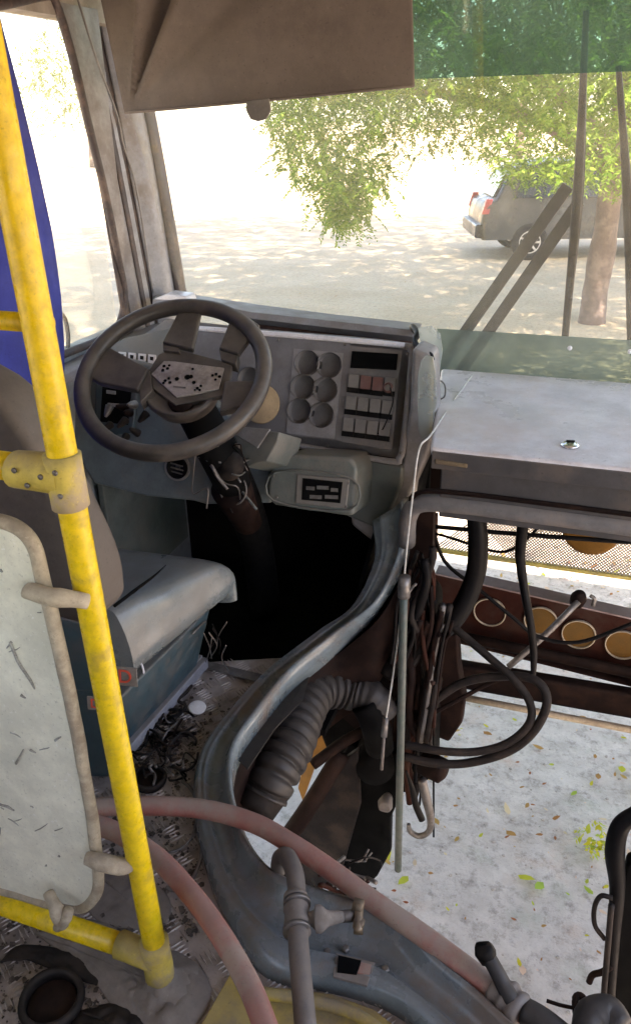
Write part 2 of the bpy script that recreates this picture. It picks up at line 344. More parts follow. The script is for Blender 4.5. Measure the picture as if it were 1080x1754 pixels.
# floor plate (one concave sheet, hole left open over the engine bay)
fl = [V(WX, -4, 0), V(WX, 1.55, 0), V(-.89, 1.55, 0)] + [V(p.x, p.y, 0) for p in OC[18:]] + [V(.55, .80, 0), V(.55, 2.2, 0), V(1.25, 2.2, 0), V(1.25, -4, 0)]
b = MB(); b.prism(fl, (0, 0, -.035))
def inpoly(x, y, poly):
    c = False; n = len(poly)
    for i in range(n):
        a, d = poly[i], poly[(i+1) % n]
        if (a.y > y) != (d.y > y) and x < (d.x-a.x)*(y-a.y)/(d.y-a.y)+a.x: c = not c
    return c
cell = .046; tb_ = MB()
for i in range(-28, 9):
    for j in range(7, 35):
        cx, cy = i*cell, j*cell
        if not inpoly(cx, cy, fl) or cx < -1.25: continue
        rot = R(45) if (i+j) % 2 else R(-45)
        rot += R(12)
        d = V(math.cos(rot), math.sin(rot), 0); q = V(-d.y, d.x, 0)
        for k in range(-2, 3):
            o = V(cx, cy, .0005)+q*k*.0088; Lh = .0165; wv = .0021
            tb_.add([o-d*Lh, o-q*wv, o+d*Lh, o+q*wv, o-d*Lh*.5+V(0,0,.0026), o+d*Lh*.5+V(0,0,.0026)], [(0,1,4),(1,5,4),(1,2,5),(2,3,5),(3,4,5),(3,0,4)])
fp_ = build('floor_plate', b, M['tread'], bus); build('tread_pattern', tb_, M['tmetal'], fp_)
# cross strip on the floor ahead of the seat
b = MB(); b.hexa([P(335,1140,Z=.004),P(455,1172,Z=.004),P(462,1158,Z=.004),P(345,1130,Z=.004),P(335,1140,Z=.012),P(455,1172,Z=.012),P(462,1158,Z=.012),P(345,1130,Z=.012)])
build('floor_trim', b, M['steel'], bus)
# the opening's rolled sheet-metal frame
prof = [(0,-.03),(0,.0),(.05,.016),(.14,.022),(.24,.014),(.28,.019),(.33,.009),(.45,-.004),(.62,-.008),(.78,.0),(.86,.018),(.93,.026),(1.0,.018),(1.0,-.05)]
rows = []
for a, c in zip(OC, IC):
    d = c-a
    nrm = V(0, 0, 1) if (a.z+c.z)/2 < .1 else None
    e = min(1, max(0, ((a.z+c.z)/2-.05)/.12)); nrm = (V(0, 0, 1)*(1-e) + V(-.25, -.95, .2)*e).normalized()
    rows.append([a+d*u+nrm*h*(1.0 if u < .9 else 1) for u, h in prof])
b = MB(); b.grid(rows); build('opening_frame', b, M['lip'], bus, smooth=True, solid=.003)
for (x, y, z) in ((415,1205,.035),(352,1290,.036),(350,1400,.036),(385,1520,.036),(440,1590,.034),(560,1630,.034),(660,1660,.034),(592,1625,.034)):
    b = MB(); b.lathe([(.007,-.004),(.007,.002),(.005,.004),(.0001,.0045)], P(x, y, Z=z), (0,0,1), 6); build('frame_bolt', b, M['steel'], bus, bevel=.0005)
# bay skirt: sheet going down from the inner edge
rows = []
for c in IC[:62]:
    rows.append([c+V(0, 0, -.05), c+V(-.01, .0, -.2), c+V(-.02, .0, -.30)])
b = MB(); b.grid(rows); build('bay_skirt', b, M['rustd'], bus, smooth=True, solid=.004)
b = MB(); b.prism([P(700,852,Y=1.79), P(694,940,Y=1.79), P(650,1030,Y=1.79), P(570,1100,Y=1.79), P(530,1180,Y=1.79), P(700,1330,Y=1.79), P(742,1150,Y=1.79), P(738,1000,Y=1.79), P(742,870,Y=1.79)], (0,.03,0))
build('engine_bay_wall', b, M['rustd'], bus)
# footwell: near-black lining that paints in the deep shade
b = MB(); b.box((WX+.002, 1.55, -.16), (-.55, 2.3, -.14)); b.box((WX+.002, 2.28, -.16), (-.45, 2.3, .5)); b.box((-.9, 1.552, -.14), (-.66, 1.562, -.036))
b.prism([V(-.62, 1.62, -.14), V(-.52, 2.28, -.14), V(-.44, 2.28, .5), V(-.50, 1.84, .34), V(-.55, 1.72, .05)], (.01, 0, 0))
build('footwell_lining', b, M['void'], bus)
b = MB(); b.hexa([P(165,825,X=-1.30)+V(0,0,-.4), P(165,825,X=-1.30)+V(0,.45,-.4), P(165,825,X=-1.30)+V(.02,.45,-.4), P(165,825,X=-1.30)+V(.02,0,-.4),
                  P(165,825,X=-1.30), P(165,825,X=-1.30)+V(0,.45,0), P(165,825,X=-1.30)+V(.02,.45,0), P(165,825,X=-1.30)+V(.02,0,0)])
build('footwell_side_panel', b, M['green'], bus, bevel=.004)
# windshield (slightly raked sheet) and its tinted bands
def WY(z): return 2.34 - .10*(z-.8)
def wsheet(z0, z1, off, x0=-1.33, x1=1.28, cr=.0):
    rows = []
    for i in range(9):
        z = z0+(z1-z0)*i/8
        rows.append([V(x0+(x1-x0)*j/16, WY(z)+off-.10*abs((x0+(x1-x0)*j/16)/1.3)**4, z) for j in range(17)])
    return rows
b = MB(); b.grid(wsheet(.60, 1.95, 0)); ws = build('windshield', b, M['glass'], bus, smooth=True)
def zat(px, py): return P(px, py, Y=2.3).z
ZT = zat(880, 130); ZB = zat(900, 578)
b = MB(); b.grid(wsheet(ZT, 1.95, -.004, -1.2)); o = build('tint_band', b, M['tint'], ws, smooth=True)
b = MB(); b.grid(wsheet(.60, ZB, -.004, -.46)); o = build('lower_tint_band', b, M['tintlow'], ws, smooth=True)
for (px, py) in ((975,596),(975,652),(1078,602)):
    c = P(px, py, Y=2.29); b = MB(); b.lathe([(.0, -.002), (.006, -.002), (.007, .001), (.003, .003)], c, (0, -1, 0), 8); build('clip', b, M['white'], ws)
b = MB(); b.box((-1.39, 2.28, 1.75), (1.32, 2.38, 2.0)); build('windshield_header', b, M['ceil'], bus)
b = MB(); b.box((-1.36, 2.36, .20), (1.32, 2.42, .60)); build('front_panel', b, M['rustd'], bus)
# corner pillar: ridged profile between side window and windshield
lo = [(206,520),(214,505),(222,500),(236,498),(247,497),(258,496),(268,495),(284,494),(297,494),(308,494),(317,492)]
mi = [(158,250),(164,250),(175,248),(187,246),(200,242),(210,238),(220,232),(238,228),(252,226),(262,224),(270,222)]
tp = [(97,-10),(104,-12),(116,-14),(130,-16),(146,-18),(158,-20),(170,-22),(182,-24),(196,-26),(206,-28),(215,-30)]
n = len(lo); rows = []
def ply(i): return 2.02 + .27*i/(n-1)
for T, zo in ((lo, 0), (mi, 0), (tp, 0)):
    rows.append([P(x, y, Y=ply(i)) for i, (x, y) in enumerate(T)])
# extend downwards and upwards
rows = [[p + (p-q)*.35 for p, q in zip(rows[0], rows[1])]] + rows + [[q + (q-p)*1.4 for p, q in zip(rows[1], rows[2])]]
def strip(i0, i1, name, m, off, bulge=.006):
    b = MB(); rr = []
    cols = list(zip(*rows))
    dense = [crom(list(c), 5) for c in cols]
    for k in range(len(dense[0])):
        line = []
        N = 8
        for u in range(N+1):
            f = i0+(i1-i0)*u/N; a = int(min(f, n-2)); t = f-a
            p = dense[a][k]*(1-t)+dense[a+1][k]*t
            line.append(p+V(.35, -.94, 0)*(off+bulge*math.sin(math.pi*u/N)))
        rr.append(line)
    b.grid(rr); return build(name, b, m, bus, smooth=True, solid=.004)
strip(0, 10, 'corner_pillar', M['pillar'], -.012, 0)
strip(0, 1.2, 'window_seal', M['rubber'], .0, .014)
strip(1.35, 3.1, 'pillar_rib', M['rib'], .0, .012)
strip(3.2, 5.0, 'pillar_groove', M['rubber'], -.004, -.010)
strip(5.1, 8.0, 'pillar_cover', M['pillar'], .0, .016)
strip(8.2, 10, 'windshield_seal', M['rubber'], .002, .012)
b = MB(); b.tube([P(128,-20,Y=1.98), P(165,100,Y=1.99), P(200,195,Y=2.05), P(212,250,Y=2.08), P(235,330,Y=2.1), P(262,500,Y=2.12)], .003, 6)
build('cable', b, M['dashl'], bus, smooth=True)
# side window: glass and its rounded rubber gasket
zs = P(105,612,X=WX).z
b = MB(); b.box((WX-.045, -4, .70), (WX-.040, 2.05, 1.6)); build('side_window_glass', b, M['sglass'], bus)
gk = [P(-60,690,X=WX), P(30,645,X=WX), P(105,608,X=WX), P(160,586,X=WX), P(190,570,X=WX), P(206,545,X=WX), P(211,500,X=WX), P(200,440,X=WX), P(178,330,X=WX), P(150,215,X=WX), P(120,90,X=WX), P(92,2,X=WX), P(75,-8,X=WX), P(0,8,X=WX), P(-60,14,X=WX)]
b = MB(); b.tube([p+V(.004,0,0) for p in gk], .011, 8, 5); build('window_gasket', b, M['rubber'], bus, smooth=True)
# wall between the gasket and the pillar
g1 = gk[2:12]; b = MB()
cr = crom(g1, 4)
b.grid([[p, V(p.x, 2.08, p.z) if p.z > gk[5].z else V(p.x, max(2.08, p.y), min(p.z, .75))] for p in cr if p.y > 1.6])
build('window_corner_panel', b, M['rib'], bus, solid=.004)
b = MB()   # window sill ledge
b.hexa([P(-60,700,X=WX)+V(0,0,-.03), V(WX, 2.3, zs-.05), V(WX+.07, 2.3, zs-.05), P(-60,700,X=WX)+V(.05,0,-.03), P(-60,700,X=WX)+V(0,0,.0), V(WX, 2.3, zs-.005), V(WX+.07, 2.3, zs-.005), P(-60,700,X=WX)+V(.05,0,.0)])
build('window_sill', b, M['hood'], bus, bevel=.008)

# ================================================================ DASHBOARD
dash = thing('dashboard', 'dusty grey dashboard with empty gauge holes and rocker switches behind the steering wheel', 'dashboard', (-.9, 1.9, .5))
nD = V(0, -.92, .39).normalized(); pD = (P(690,790,Y=1.84), nD)
def PD(px, py, k=0): return P(px, py, pl=(pD[0]+nD*k, nD))
def plate(pxs, k0, thick, fn=PD, n_=None):
    b = MB(); n_ = n_ or nD; b.prism([fn(x, y, k0) for x, y in pxs], -n_*thick); return b
# body behind everything
build('dash_body', plate([(205,600),(285,545),(440,562),(716,588),(712,640),(700,790),(560,790),(455,800),(440,760),(330,760),(215,740)], -.035, .10), M['dash'], dash, bevel=.006)
# raised frame round the instrument panel
fr = [(470,572),(600,582),(690,592),(703,600),(704,625),(690,760),(683,785),(670,790),(560,772),(440,752)]
b = MB(); b.tube([PD(x, y, -.004) for x, y in fr], .009, 8, 4); build('panel_frame', b, M['dashl'], dash, smooth=True)
# instrument panel with real holes: build face as polygons around gauges via bmesh boolean-free rings
def ring_panel(pxs, holes, k, m, name, depth=.03):
    bm = bmesh.new(); es = []
    def loop(pts):
        vs = [bm.verts.new(p) for p in pts]
        return [bm.edges.new((vs[i], vs[(i+1) % len(vs)])) for i in range(len(vs))], vs
    e, _ = loop([PD(x, y, k) for x, y in pxs]); es += e
    hv = []
    ax = V(1, 0, 0); ay = nD.cross(ax)
    for (x, y, r) in holes:
        c = PD(x, y, k); e, vs = loop([c+(ax*math.cos(a)+ay*math.sin(a))*r for a in [2*math.pi*i/24 for i in range(24)]]); es += e; hv.append((c, r))
    bmesh.ops.triangle_fill(bm, use_beauty=True, use_dissolve=False, edges=es)
    mb = MB(); bm.verts.index_update()
    mb.add([v.co.copy() for v in bm.verts], [tuple(v.index for v in f.verts) for f in bm.faces]); bm.free()
    return mb, hv
GA = [(526,622),(564,626),(519,663),(557,668),(513,704),(551,711)]
SM = .0285
dep = (PD(540,660)-CAM).dot(FW); gr_ = 21.5*dep/FPX
big = [(432,655,30*dep/FPX),(455,690,.001)]
pp = [(330,566),(470,576),(600,586),(598,640),(586,755),(500,746),(440,738),(335,725)]
mb, hv = ring_panel(pp, [(x, y, gr_) for x, y in GA]+[(428,650,.032)], .004, None, '')
ip = build('instrument_panel', mb, M['panel'], dash, solid=.003)
for c, r in hv:
    b = MB(); b.lathe([(r*1.0, .008), (r*.985, -.001), (r*.985, -.027)], c, nD, 26); b.f = b.f[:-2]+[b.f[-1]]
    build('gauge_hole', b, M['panel'], dash, smooth='auto')
gp = (PD(540,640,.007))
# pale gauge plate strip
b = plate([(503,597),(585,604),(570,752),(490,742)], .0045, .002)
mb2, _ = ring_panel([(503,597),(588,605),(573,752),(490,742)], [(x, y, gr_*1.02) for x, y in GA], .0075, None, '')
build('gauge_plate', mb2, M['dashl'], dash, solid=.002)
b = MB(); c = PD(447,692,.01); b.lathe([(.052,-.004),(.052,.0),(.05,.002),(.0001,.003)], c, nD, 30); build('dial_face', b, M['disc'], dash, smooth='auto')
# right module: display and switches
build('switch_panel', plate([(598,592),(690,600),(683,640),(670,772),(583,757),(590,690)], .006, .004), M['dash'], dash, bevel=.002)
build('display_window', plate([(602,601),(681,606),(678,634),(599,630)], .010, .003), M['void'], dash, bevel=.002)
sw0 = [(597,641),(618,643),(640,645),(660,648)]
for r_ in range(3):
    for c_ in range(4):
        x = 597+c_*20.6-r_*4.5; y = 640+r_*37.5+c_*2.6
        if r_ == 0 and c_ == 3: y -= 2
        b = MB(); q = [(x,y),(x+18,y+2),(x+16,y+25),(x-2,y+23)]
        pts0 = [PD(*a, .007) for a in q]; pts1 = [PD(*q[0], .014), PD(*q[1], .014), PD(*q[2], .026), PD(*q[3], .026)]
        b.hexa(pts0+pts1); m = M['redsw'] if (r_ == 0 and c_ in (1, 2)) else M['switch']
        o = build('rocker_switch', b, m, dash, bevel=.0015)
        if m is M['redsw']: o['label'] = 'faded red rocker switch'
        b = MB(); q = [(x-3,y+22.5),(x+17,y+25),(x+16,y+34),(x-4,y+31.5)]
        b.prism([PD(*a, .010) for a in q], -nD*.004); build('switch_gap', b, M['black'], dash)
b = MB(); c = PD(664,664,.02); b.lathe([(.012,-.006),(.014,.0),(.011,.006),(.008,.006),(.008,-.002),(.0001,-.002)], c, nD, 18); build('knob', b, M['redsw'], dash, smooth='auto')
b = MB(); b.tube([PD(668,664,.025), PD(672,690,.03), PD(655,735,.02), PD(640,745,.012)], .0018, 6); build('wire', b, M['black'], dash, smooth=True)
# hood over the panel
def hoodline(pts, **k): return [P(x, y, **k) for x, y in pts]
H1 = [(268,512),(330,515),(430,535),(560,549),(716,566)]
rows = []
rows.append(hoodline([(268,505),(335,507),(440,523),(570,540),(722,556)], Y=2.20))
rows.append(hoodline([(262,514),(330,517),(430,536),(560,550),(716,568)], Y=2.08))
rows.append(hoodline([(262,520),(330,525),(430,545),(560,560),(712,577)], Y=2.07))
rows.append(hoodline([(268,524),(335,532),(434,553),(560,568),(706,584)], Y=2.10))
b = MB(); b.grid(rows); build('dash_hood', b, M['hood'], dash, smooth=False, solid=.006, bevel=.002)
b = MB(); b.prism(hoodline([(440,550),(705,578),(703,596),(440,572)], Y=2.13), (0,.02,0)); build('hood_recess', b, M['brownp'], dash)
b = MB(); b.tube([PD(330,562,.004), PD(440,570,.006), PD(600,583,.006), PD(692,592,.004)], .0075, 8, 3); build('top_rail', b, M['lid'], dash, smooth=True)
b = MB(); b.tube([P(706,560,Y=2.10), P(714,572,Y=2.02), P(710,585,Y=1.98), P(722,600,Y=1.93), P(737,607,Y=1.88), P(741,616,Y=1.86)], [.009,.009,.007,.006,.005,.004], 8); build('hood_seal', b, M['black'], dash, smooth=True)
# console side: face between cluster and shelf going down to the frame
b = MB(); b.prism([P(x, y, Y=1.86) for x, y in [(705,596),(738,610),(742,700),(738,760),(724,800),(703,845),(698,880),(650,940),(600,900),(600,790),(686,796),(700,700)]], (0,.10,0))
build('console_side', b, M['dashl'], dash, bevel=.012, seg=3)
b = MB(); b.prism([P(x, y, Y=1.845) for x, y in [(590,780),(690,800),(688,830),(660,900),(640,905),(590,884)]], (0,.03,0)); build('console_lower_panel', b, M['green'], dash, bevel=.01, seg=3)
# radio housing
nR = V(0, -.97, .24).normalized(); pR = P(550,830,Y=1.70)
def PR(px, py, k=0): return P(px, py, pl=(pR+nR*k, nR))
b = plate([(457,830),(463,800),(478,783),(500,778),(600,784),(612,800),(606,884),(590,884),(470,866),(457,855)], 0, .16, PR, nR)
rh = build('radio_housing', b, M['green'], dash, bevel=.012, seg=3)
b = MB(); b.tube([PR(x, y, .002) for x, y in [(473,808),(602,820),(598,874),(468,858)]], .003, 6, 4, closed=True); build('radio_trim', b, M['green'], rh, smooth=True)
build('radio_surround', plate([(508,812),(598,820),(592,872),(505,862)], .004, .006, PR, nR), M['switch'], rh, bevel=.003)
build('radio_slot', plate([(518,819),(586,826),(582,862),(516,856)], .0055, .003, PR, nR), M['void'], rh)
b = MB()
for (x, y, w_) in ((524,833,14),(542,832,20),(566,836,12),(530,848,20),(556,848,22)):
    b.add(plate([(x,y),(x+w_,y+1),(x+w_,y+7),(x,y+6)], .008, .004, PR, nR).v, [(0,1,2,3),(7,6,5,4),(0,1,5,4),(1,2,6,5),(2,3,7,6),(3,0,4,7)])
build('radio_button', b, M['steel'], rh)
# lower strip under cluster
build('lower_rail', plate([(470,756),(680,785),(676,796),(465,772)], .0, .012), M['rustd'], dash)
# column cowl: angular grey box right of the wheel
nC = V(-.25, -.85, .45).normalized(); pC = P(440,760,Y=1.66)
def PC(px, py, k=0): return P(px, py, pl=(pC+nC*k, nC))
b = plate([(402,742),(425,733),(478,740),(474,758),(456,790),(420,800),(405,780)], 0, .10, PC, nC); build('column_cowl', b, M['green'], dash, bevel=.004)
build('cowl_top', plate([(400,742),(404,730),(462,735),(440,768)], .004, .006, PC, nC), M['dashl'], dash, bevel=.002)
# knee panel with vent
nK = V(.12, -.95, .28).normalized(); pK = P(300,800,Y=1.74)
def PK(px, py, k=0): return P(px, py, pl=(pK+nK*k, nK))
build('knee_panel', plate([(118,655),(160,600),(330,640),(400,720),(465,780),(465,862),(352,864),(330,858),(250,850),(160,828),(120,760)], 0, .03, PK, nK), M['knee'], dash, bevel=.008)
b = MB(); c = PK(304,801,.004); b.lathe([(.030,-.004),(.030,.004),(.024,.006),(.022,.0),(.0001,-.006)], c, nK, 26); v_ = build('air_vent', b, M['black'], dash, smooth='auto')
b = MB()
for k in (-1, 0, 1): b.bar(c+V(-.018, 0, k*.012)+nK*.004, c+V(.018, 0, k*.012-.006)+nK*.004, .003, .003)
build('vent_slat', b, M['switch'], v_)
b = MB(); b.lathe([(.036,-.004),(.036,.002),(.029,.003),(.029,-.003)], c, nK, 26, close=True); build('vent_ring', b, M['dashl'], v_, smooth='auto')
# left pocket with dark recess and upper switches
build('side_pocket', plate([(163,652),(175,640),(232,648),(236,660),(228,742),(180,748),(160,730)], .012, .03, PK, nK), M['teal'], dash, bevel=.006)
build('pocket_recess', plate([(176,655),(226,662),(219,728),(172,722)], .014, .002, PK, nK), M['void'], dash)
for (x, y, w_) in ((186,648,18),(182,668,15),(184,690,22)):
    build('pocket_switch', plate([(x,y),(x+w_,y+2),(x+w_,y+8),(x,y+6)], .020, .008, PK, nK), M['dashl'], dash, bevel=.001)
nS = V(.2, -.75, .63).normalized(); pS = P(230,608,Y=1.86)
def PS(px, py, k=0): return P(px, py, pl=(pS+nS*k, nS))
build('left_switch_panel', plate([(150,612),(215,578),(300,560),(300,630),(240,640),(170,635)], 0, .02, PS, nS), M['knee'], dash, bevel=.004)
for k in range(4):
    x = 203+k*17; y = 602+k*1.5
    build('small_switch', plate([(x,y),(x+13,y+1),(x+12,y+17),(x-1,y+15)], .006, .008, PS, nS), M['lid'], dash, bevel=.001)
    build('small_switch_mark', plate([(x+3,y+4),(x+9,y+5),(x+8,y+11),(x+3,y+10)], .0075, .001, PS, nS), M['black'], dash)
for (x, y) in ((476,582),(590,590),(697,606),(686,775),(560,764),(452,748)):
    b = MB(); b.lathe([(.0042,-.001),(.0042,.001),(.003,.0022),(.0001,.0024)], PD(x, y, .006), nD, 10); build('screw', b, M['steel'], dash, smooth='auto')
for (x, y) in ((468,815),(596,828),(592,868),(474,852)):
    b = MB(); b.lathe([(.0032,-.001),(.0032,.001),(.0001,.002)], PR(x, y, .003), nR, 10); build('screw', b, M['steel'], rh, smooth='auto')
# corner bracket where sill meets hood
b = MB(); b.prism([P(x, y, Y=2.08) for x, y in [(262,512),(285,503),(318,508),(322,520),(268,528)]], (0, .06, 0)); build('corner_bracket', b, M['lid'], dash, bevel=.005)

# ================================================================ STEERING WHEEL
wc = CAM + (V(-.9493, 1.6364, .7596)-CAM)*.9375; th, ph = .60724, .16908
nW = V(math.sin(th)*math.sin(ph), -math.sin(th)*math.cos(ph), math.cos(th))
def PW(px, py, k=0): return P(px, py, pl=(wc+nW*k, nW))
wh = thing('steering_assembly', 'black four-spoke bus steering wheel with its centre pad missing, on an exposed wired column', 'steering wheel', tuple(wc))
a1 = nW.cross(V(0,1,.01)).normalized(); a2 = nW.cross(a1); rr_ = .2065
b = MB(); b.tube([wc+(a1*math.cos(t)+a2*math.sin(t))*rr_ for t in [2*math.pi*i/40 for i in range(40)]], .0185, 14, 3, closed=True); build('rim', b, M['wheel'], wh, smooth=True)
hc = PW(313,664,-.035)
b = MB(); b.lathe([(.055,-.05),(.078,-.03),(.088,.0),(.088,.012),(.080,.014),(.072,.004),(.0001,.0)], hc, nW, 36); build('hub', b, M['wheel'], wh, smooth='auto')
b = MB(); b.lathe([(.030,.0),(.03,.010),(.018,.014),(.0001,.014)], PW(312,690,-.034), nW, 24); build('horn_contact', b, M['rustd'], wh, smooth='auto')
build('hub_backing', plate([(243,652),(272,606),(298,596),(398,622),(390,676),(300,694)], -.018, .014, PW, nW), M['wheel'], wh, bevel=.003)
plp = [(259,641),(281,618),(300,619),(384,630),(374,666),(330,676),(302,680)]
hp = build('hub_plate', plate(plp, -.012, .004, PW, nW), M['alu'], wh, bevel=.001)
b = MB()
for (x, y, r_) in [(281,627,3),(287,631,3),(279,634,3),(290,626,2.5),(283,652,3),(289,648,2.5),(280,656,2.5),(291,655,3),(303,649,4),(321,646,5.5),(327,645,4),(332,655,3.5),(330,632,2.5),(370,641,3),(376,645,3),(369,650,2.5),(364,643,2.5),(338,665,3),(344,661,2.5),(342,668,2.5),(334,668,2)]:
    c = PW(x, y, -.0115); b.lathe([(r_*.00125,-.001),(r_*.00125,.0007),(.0001,.0008)], c, nW, 10)
build('plate_hole', b, M['void'], hp)
b = MB(); b.bar(PW(297,662,-.0112), PW(318,664,-.0112), .0035, .0006, nW); build('plate_stamp', b, M['ghose'], hp)
def spoke(px, k0, t_, name='spoke'): build(name, plate(px, k0, t_, PW, nW), M['wheel'], wh, bevel=.005, seg=3)
spoke([(312,520),(345,526),(330,598),(277,586)], -.002, .016)
spoke([(402,526),(445,556),(408,606),(374,596)], -.002, .016)
spoke([(180,590),(145,640),(170,655),(236,668),(254,630)], -.003, .018)
spoke([(384,652),(455,650),(440,690),(375,705)], -.008, .022)
for px in ([(277,583),(305,588),(308,604),(279,600)], [(374,596),(408,606),(404,625),(378,616)], [(236,640),(256,630),(262,668),(240,690)]):
    build('spoke_cover', plate(px, -.010, .03, PW, nW), M['wheel'], wh, bevel=.003)
# indicator stalk and steering column are parts of the column
col = wh
b = MB(); b.tube([PW(313,664,-.09), P(372,770,Y=1.60), P(415,860,Y=1.72), P(440,935,Y=1.86), P(455,1040,Y=2.0)], [.045,.05,.05,.045,.05], 20, 5); build('column_tube', b, M['void'], col, smooth=True)
b = MB(); b.tube([P(396,835,Y=1.64), P(425,895,Y=1.74)], [.052,.038], 20, 3); build('column_boot', b, M['rustd'], col, smooth=True)
b = MB(); b.tube([PW(330,690,-.06), P(378,672,Y=1.58), P(420,665,Y=1.62)], [.013,.013,.016], 12); build('indicator_stalk', b, M['hood'], col, smooth=True)
b = MB(); b.lathe([(.03,0),(.036,.01),(.036,.03),(.02,.04),(.0001,.042)], P(400,800,Y=1.6), (-.2,-.8,.5), 24); build('ignition_housing', b, M['blackd'], col, smooth='auto')
b = MB(); b.lathe([(.038,-.003),(.040,.0),(.038,.003),(.035,.0)], P(399,838,Y=1.62), (-.1,-.9,.3), 26, close=True); build('ring', b, M['steel'], col, smooth=True)
rnd = random.Random(3)
for i in range(16):
    x, y = 335+rnd.random()*25, 750+rnd.random()*40; pts = [P(x, y, Y=1.56)]
    for k in range(4):
        x += rnd.uniform(-6, 32); y += rnd.uniform(-12, 40); pts.append(P(min(x, 455), min(y, 885), Y=1.55+rnd.random()*.1))
    b = MB(); b.tube(pts, rnd.choice([.0018,.0025,.0035]), 6, 5); build('wire', b, rnd.choice([M['black'], M['rustd'], M['ghose'], M['rust'], M['steel'], M['green']]), col, smooth=True)
for i in range(9):
    x, y = rnd.uniform(185,270), rnd.uniform(690,760); c = P(x, y, Y=1.66); b = MB(); b.lathe([(.006,0),(.011,.004),(.008,.022),(.004,.034),(.0001,.035)], c, (rnd.uniform(-1,1), -1, rnd.uniform(-1,1)), 12)
    build('column_fitting', b, rnd.choice([M['rustd'], M['blackd'], M['steel']]), col, smooth='auto')

# ================================================================ SHELF (engine cover top)
sh = thing('dash_shelf', 'grey metal storage shelf lid with round chrome lock under the windshield', 'shelf', (.3, 1.9, .45))
nl = P(735,766,Z=.645); fl_ = P(748,640,Z=.645)
b = MB(); y0 = nl.y
b.hexa([V(nl.x+.01,y0,.605), V(1.24,y0,.605), V(1.24,2.27,.605), V(fl_.x,2.27,.605), V(nl.x,y0,.645), V(1.24,y0,.645), V(1.24,2.27,.645), V(fl_.x,2.27,.645)])
lid = build('lid', b, M['lid'], sh, bevel=.009, seg=4)
b = MB(); b.box((nl.x+.006,y0-.003,.596), (1.24,y0+.004,.637)); build('lid_front_edge', b, M['apron'], lid, bevel=.002)
lc = P(975,764,Z=.645)
b = MB(); b.lathe([(.020,0),(.020,.004),(.015,.007),(.012,.006),(.010,.009),(.0001,.010)], lc, (0,0,1), 26); lk = build('lock', b, M['chrome'], lid, smooth='auto')
b = MB(); b.bar(lc+V(-.009,-.001,.0115), lc+V(.009,.001,.0115), .004, .004); build('lock_key_slot', b, M['black'], lk)
b = MB(); b.bar(P(745,789,Y=1.645), P(800,797,Y=1.645), .012, .010); build('hinge', b, M['brass'], sh, bevel=.002)
b = MB(); b.box((nl.x+.02, y0+.045, .455), (1.24, y0+.06, .594)); b.box((nl.x+.02, y0+.06, .575), (1.24, 2.26, .600)); build('front_apron', b, M['apron'], sh, bevel=.003)
b = MB()
ap = [P(696,930,Y=1.76), P(699,885,Y=1.72), P(722,862,Y=1.70), P(800,866,Y=1.70), P(940,884,Y=1.70), P(1100,905,Y=1.70), P(1400,945,Y=1.70)]
b.tube(ap, .022, 12, 5); build('opening_roll', b, M['dash'], sh, smooth=True)
b = MB(); b.tube([p+V(0,-.012,.035) for p in ap[1:]], .006, 8, 5); build('edge_seal', b, M['rustd'], sh, smooth=True)
b = MB(); b.box((nl.x-.02, 1.90, .40), (1.24, 1.94, .57)); b.box((nl.x-.02, 1.94, .40), (1.24, 2.30, .43)); build('shelf_underside', b, M['black'], sh)
b = MB(); b.prism([P(x,y,Y=1.685) for x, y in [(1042,822),(1078,826),(1085,838),(1040,832)]], (0,.01,0)); build('lid_catch', b, M['black'], sh)
# little wire hook on the shelf
b = MB(); b.tube([P(742,660,Z=.66), P(752,652,Z=.68), P(761,660,Z=.69), P(761,678,Z=.67), P(752,685,Z=.652)], .002, 6); tag(build('wire_hook', b, M['ghose'], smooth=True), 'small bent wire hook standing on the shelf beside the pale plastic flap', 'hook')
b = MB(); b.prism([P(x, y, Y=1.80) for x, y in [(720,618),(730,608),(741,612),(746,640),(747,690),(738,742),(722,752),(716,740),(714,680),(715,640)]], (0,.006,0))
tag(build('plastic_flap', b, M['film'], bevel=.002), 'pale translucent plastic flap standing at the right end of the dashboard', 'plastic flap')
b = MB(); b.prism([P(x, y, Y=1.98) for x, y in [(715,562),(738,558),(753,572),(757,600),(752,636),(744,640),(738,612),(722,602)]], (0,.004,0))  # translucent sheet added in place of a ghost reflection
tag(build('translucent_film', b, M['ghostfilm'], bevel=.001), 'clear film standing in for a round-cornered ghost reflection behind the dashboard end', 'plastic film')
# ================================================================ BLIND
bl = thing('sun_blind', 'brown cloth sun blind hanging over the top of the windshield', 'blind', tuple(P(450,100,Y=1.98)))
rows = []
TL, TR, BL, BR = (140,-160), (700,-200), (214,194), (706,148)
NX, NY = 120, 60
corner = P(214,194,Y=1.98)
for j in range(NY+1):
    v = j/NY; row = []
    for i in range(NX+1):
        u = i/NX
        x = (TL[0]*(1-v)+BL[0]*v)*(1-u)+(TR[0]*(1-v)+BR[0]*v)*u; y = (TL[1]*(1-v)+BL[1]*v)*(1-u)+(TR[1]*(1-v)+BR[1]*v)*u
        p = P(x, y, Y=2.0)
        dx, dz = p.x-corner.x, p.z-corner.z; ang = math.atan2(dz, dx); rad = math.hypot(dx, dz)
        f = .045*math.exp(-((ang-1.25)/.06)**2) - .045*math.exp(-((ang-1.10)/.06)**2) + .018*math.exp(-((ang-.92)/.07)**2) - .014*math.exp(-((ang-.68)/.12)**2)
        row.append(p+V(0, -f*min(1, rad/.25)*math.exp(-max(0, u-.45)*4) + .01*u*u*4*v*.5, 0))
    rows.append(row)
b = MB(); b.grid(rows); build('cloth', b, M['blind'], bl, smooth=True, solid=.003)
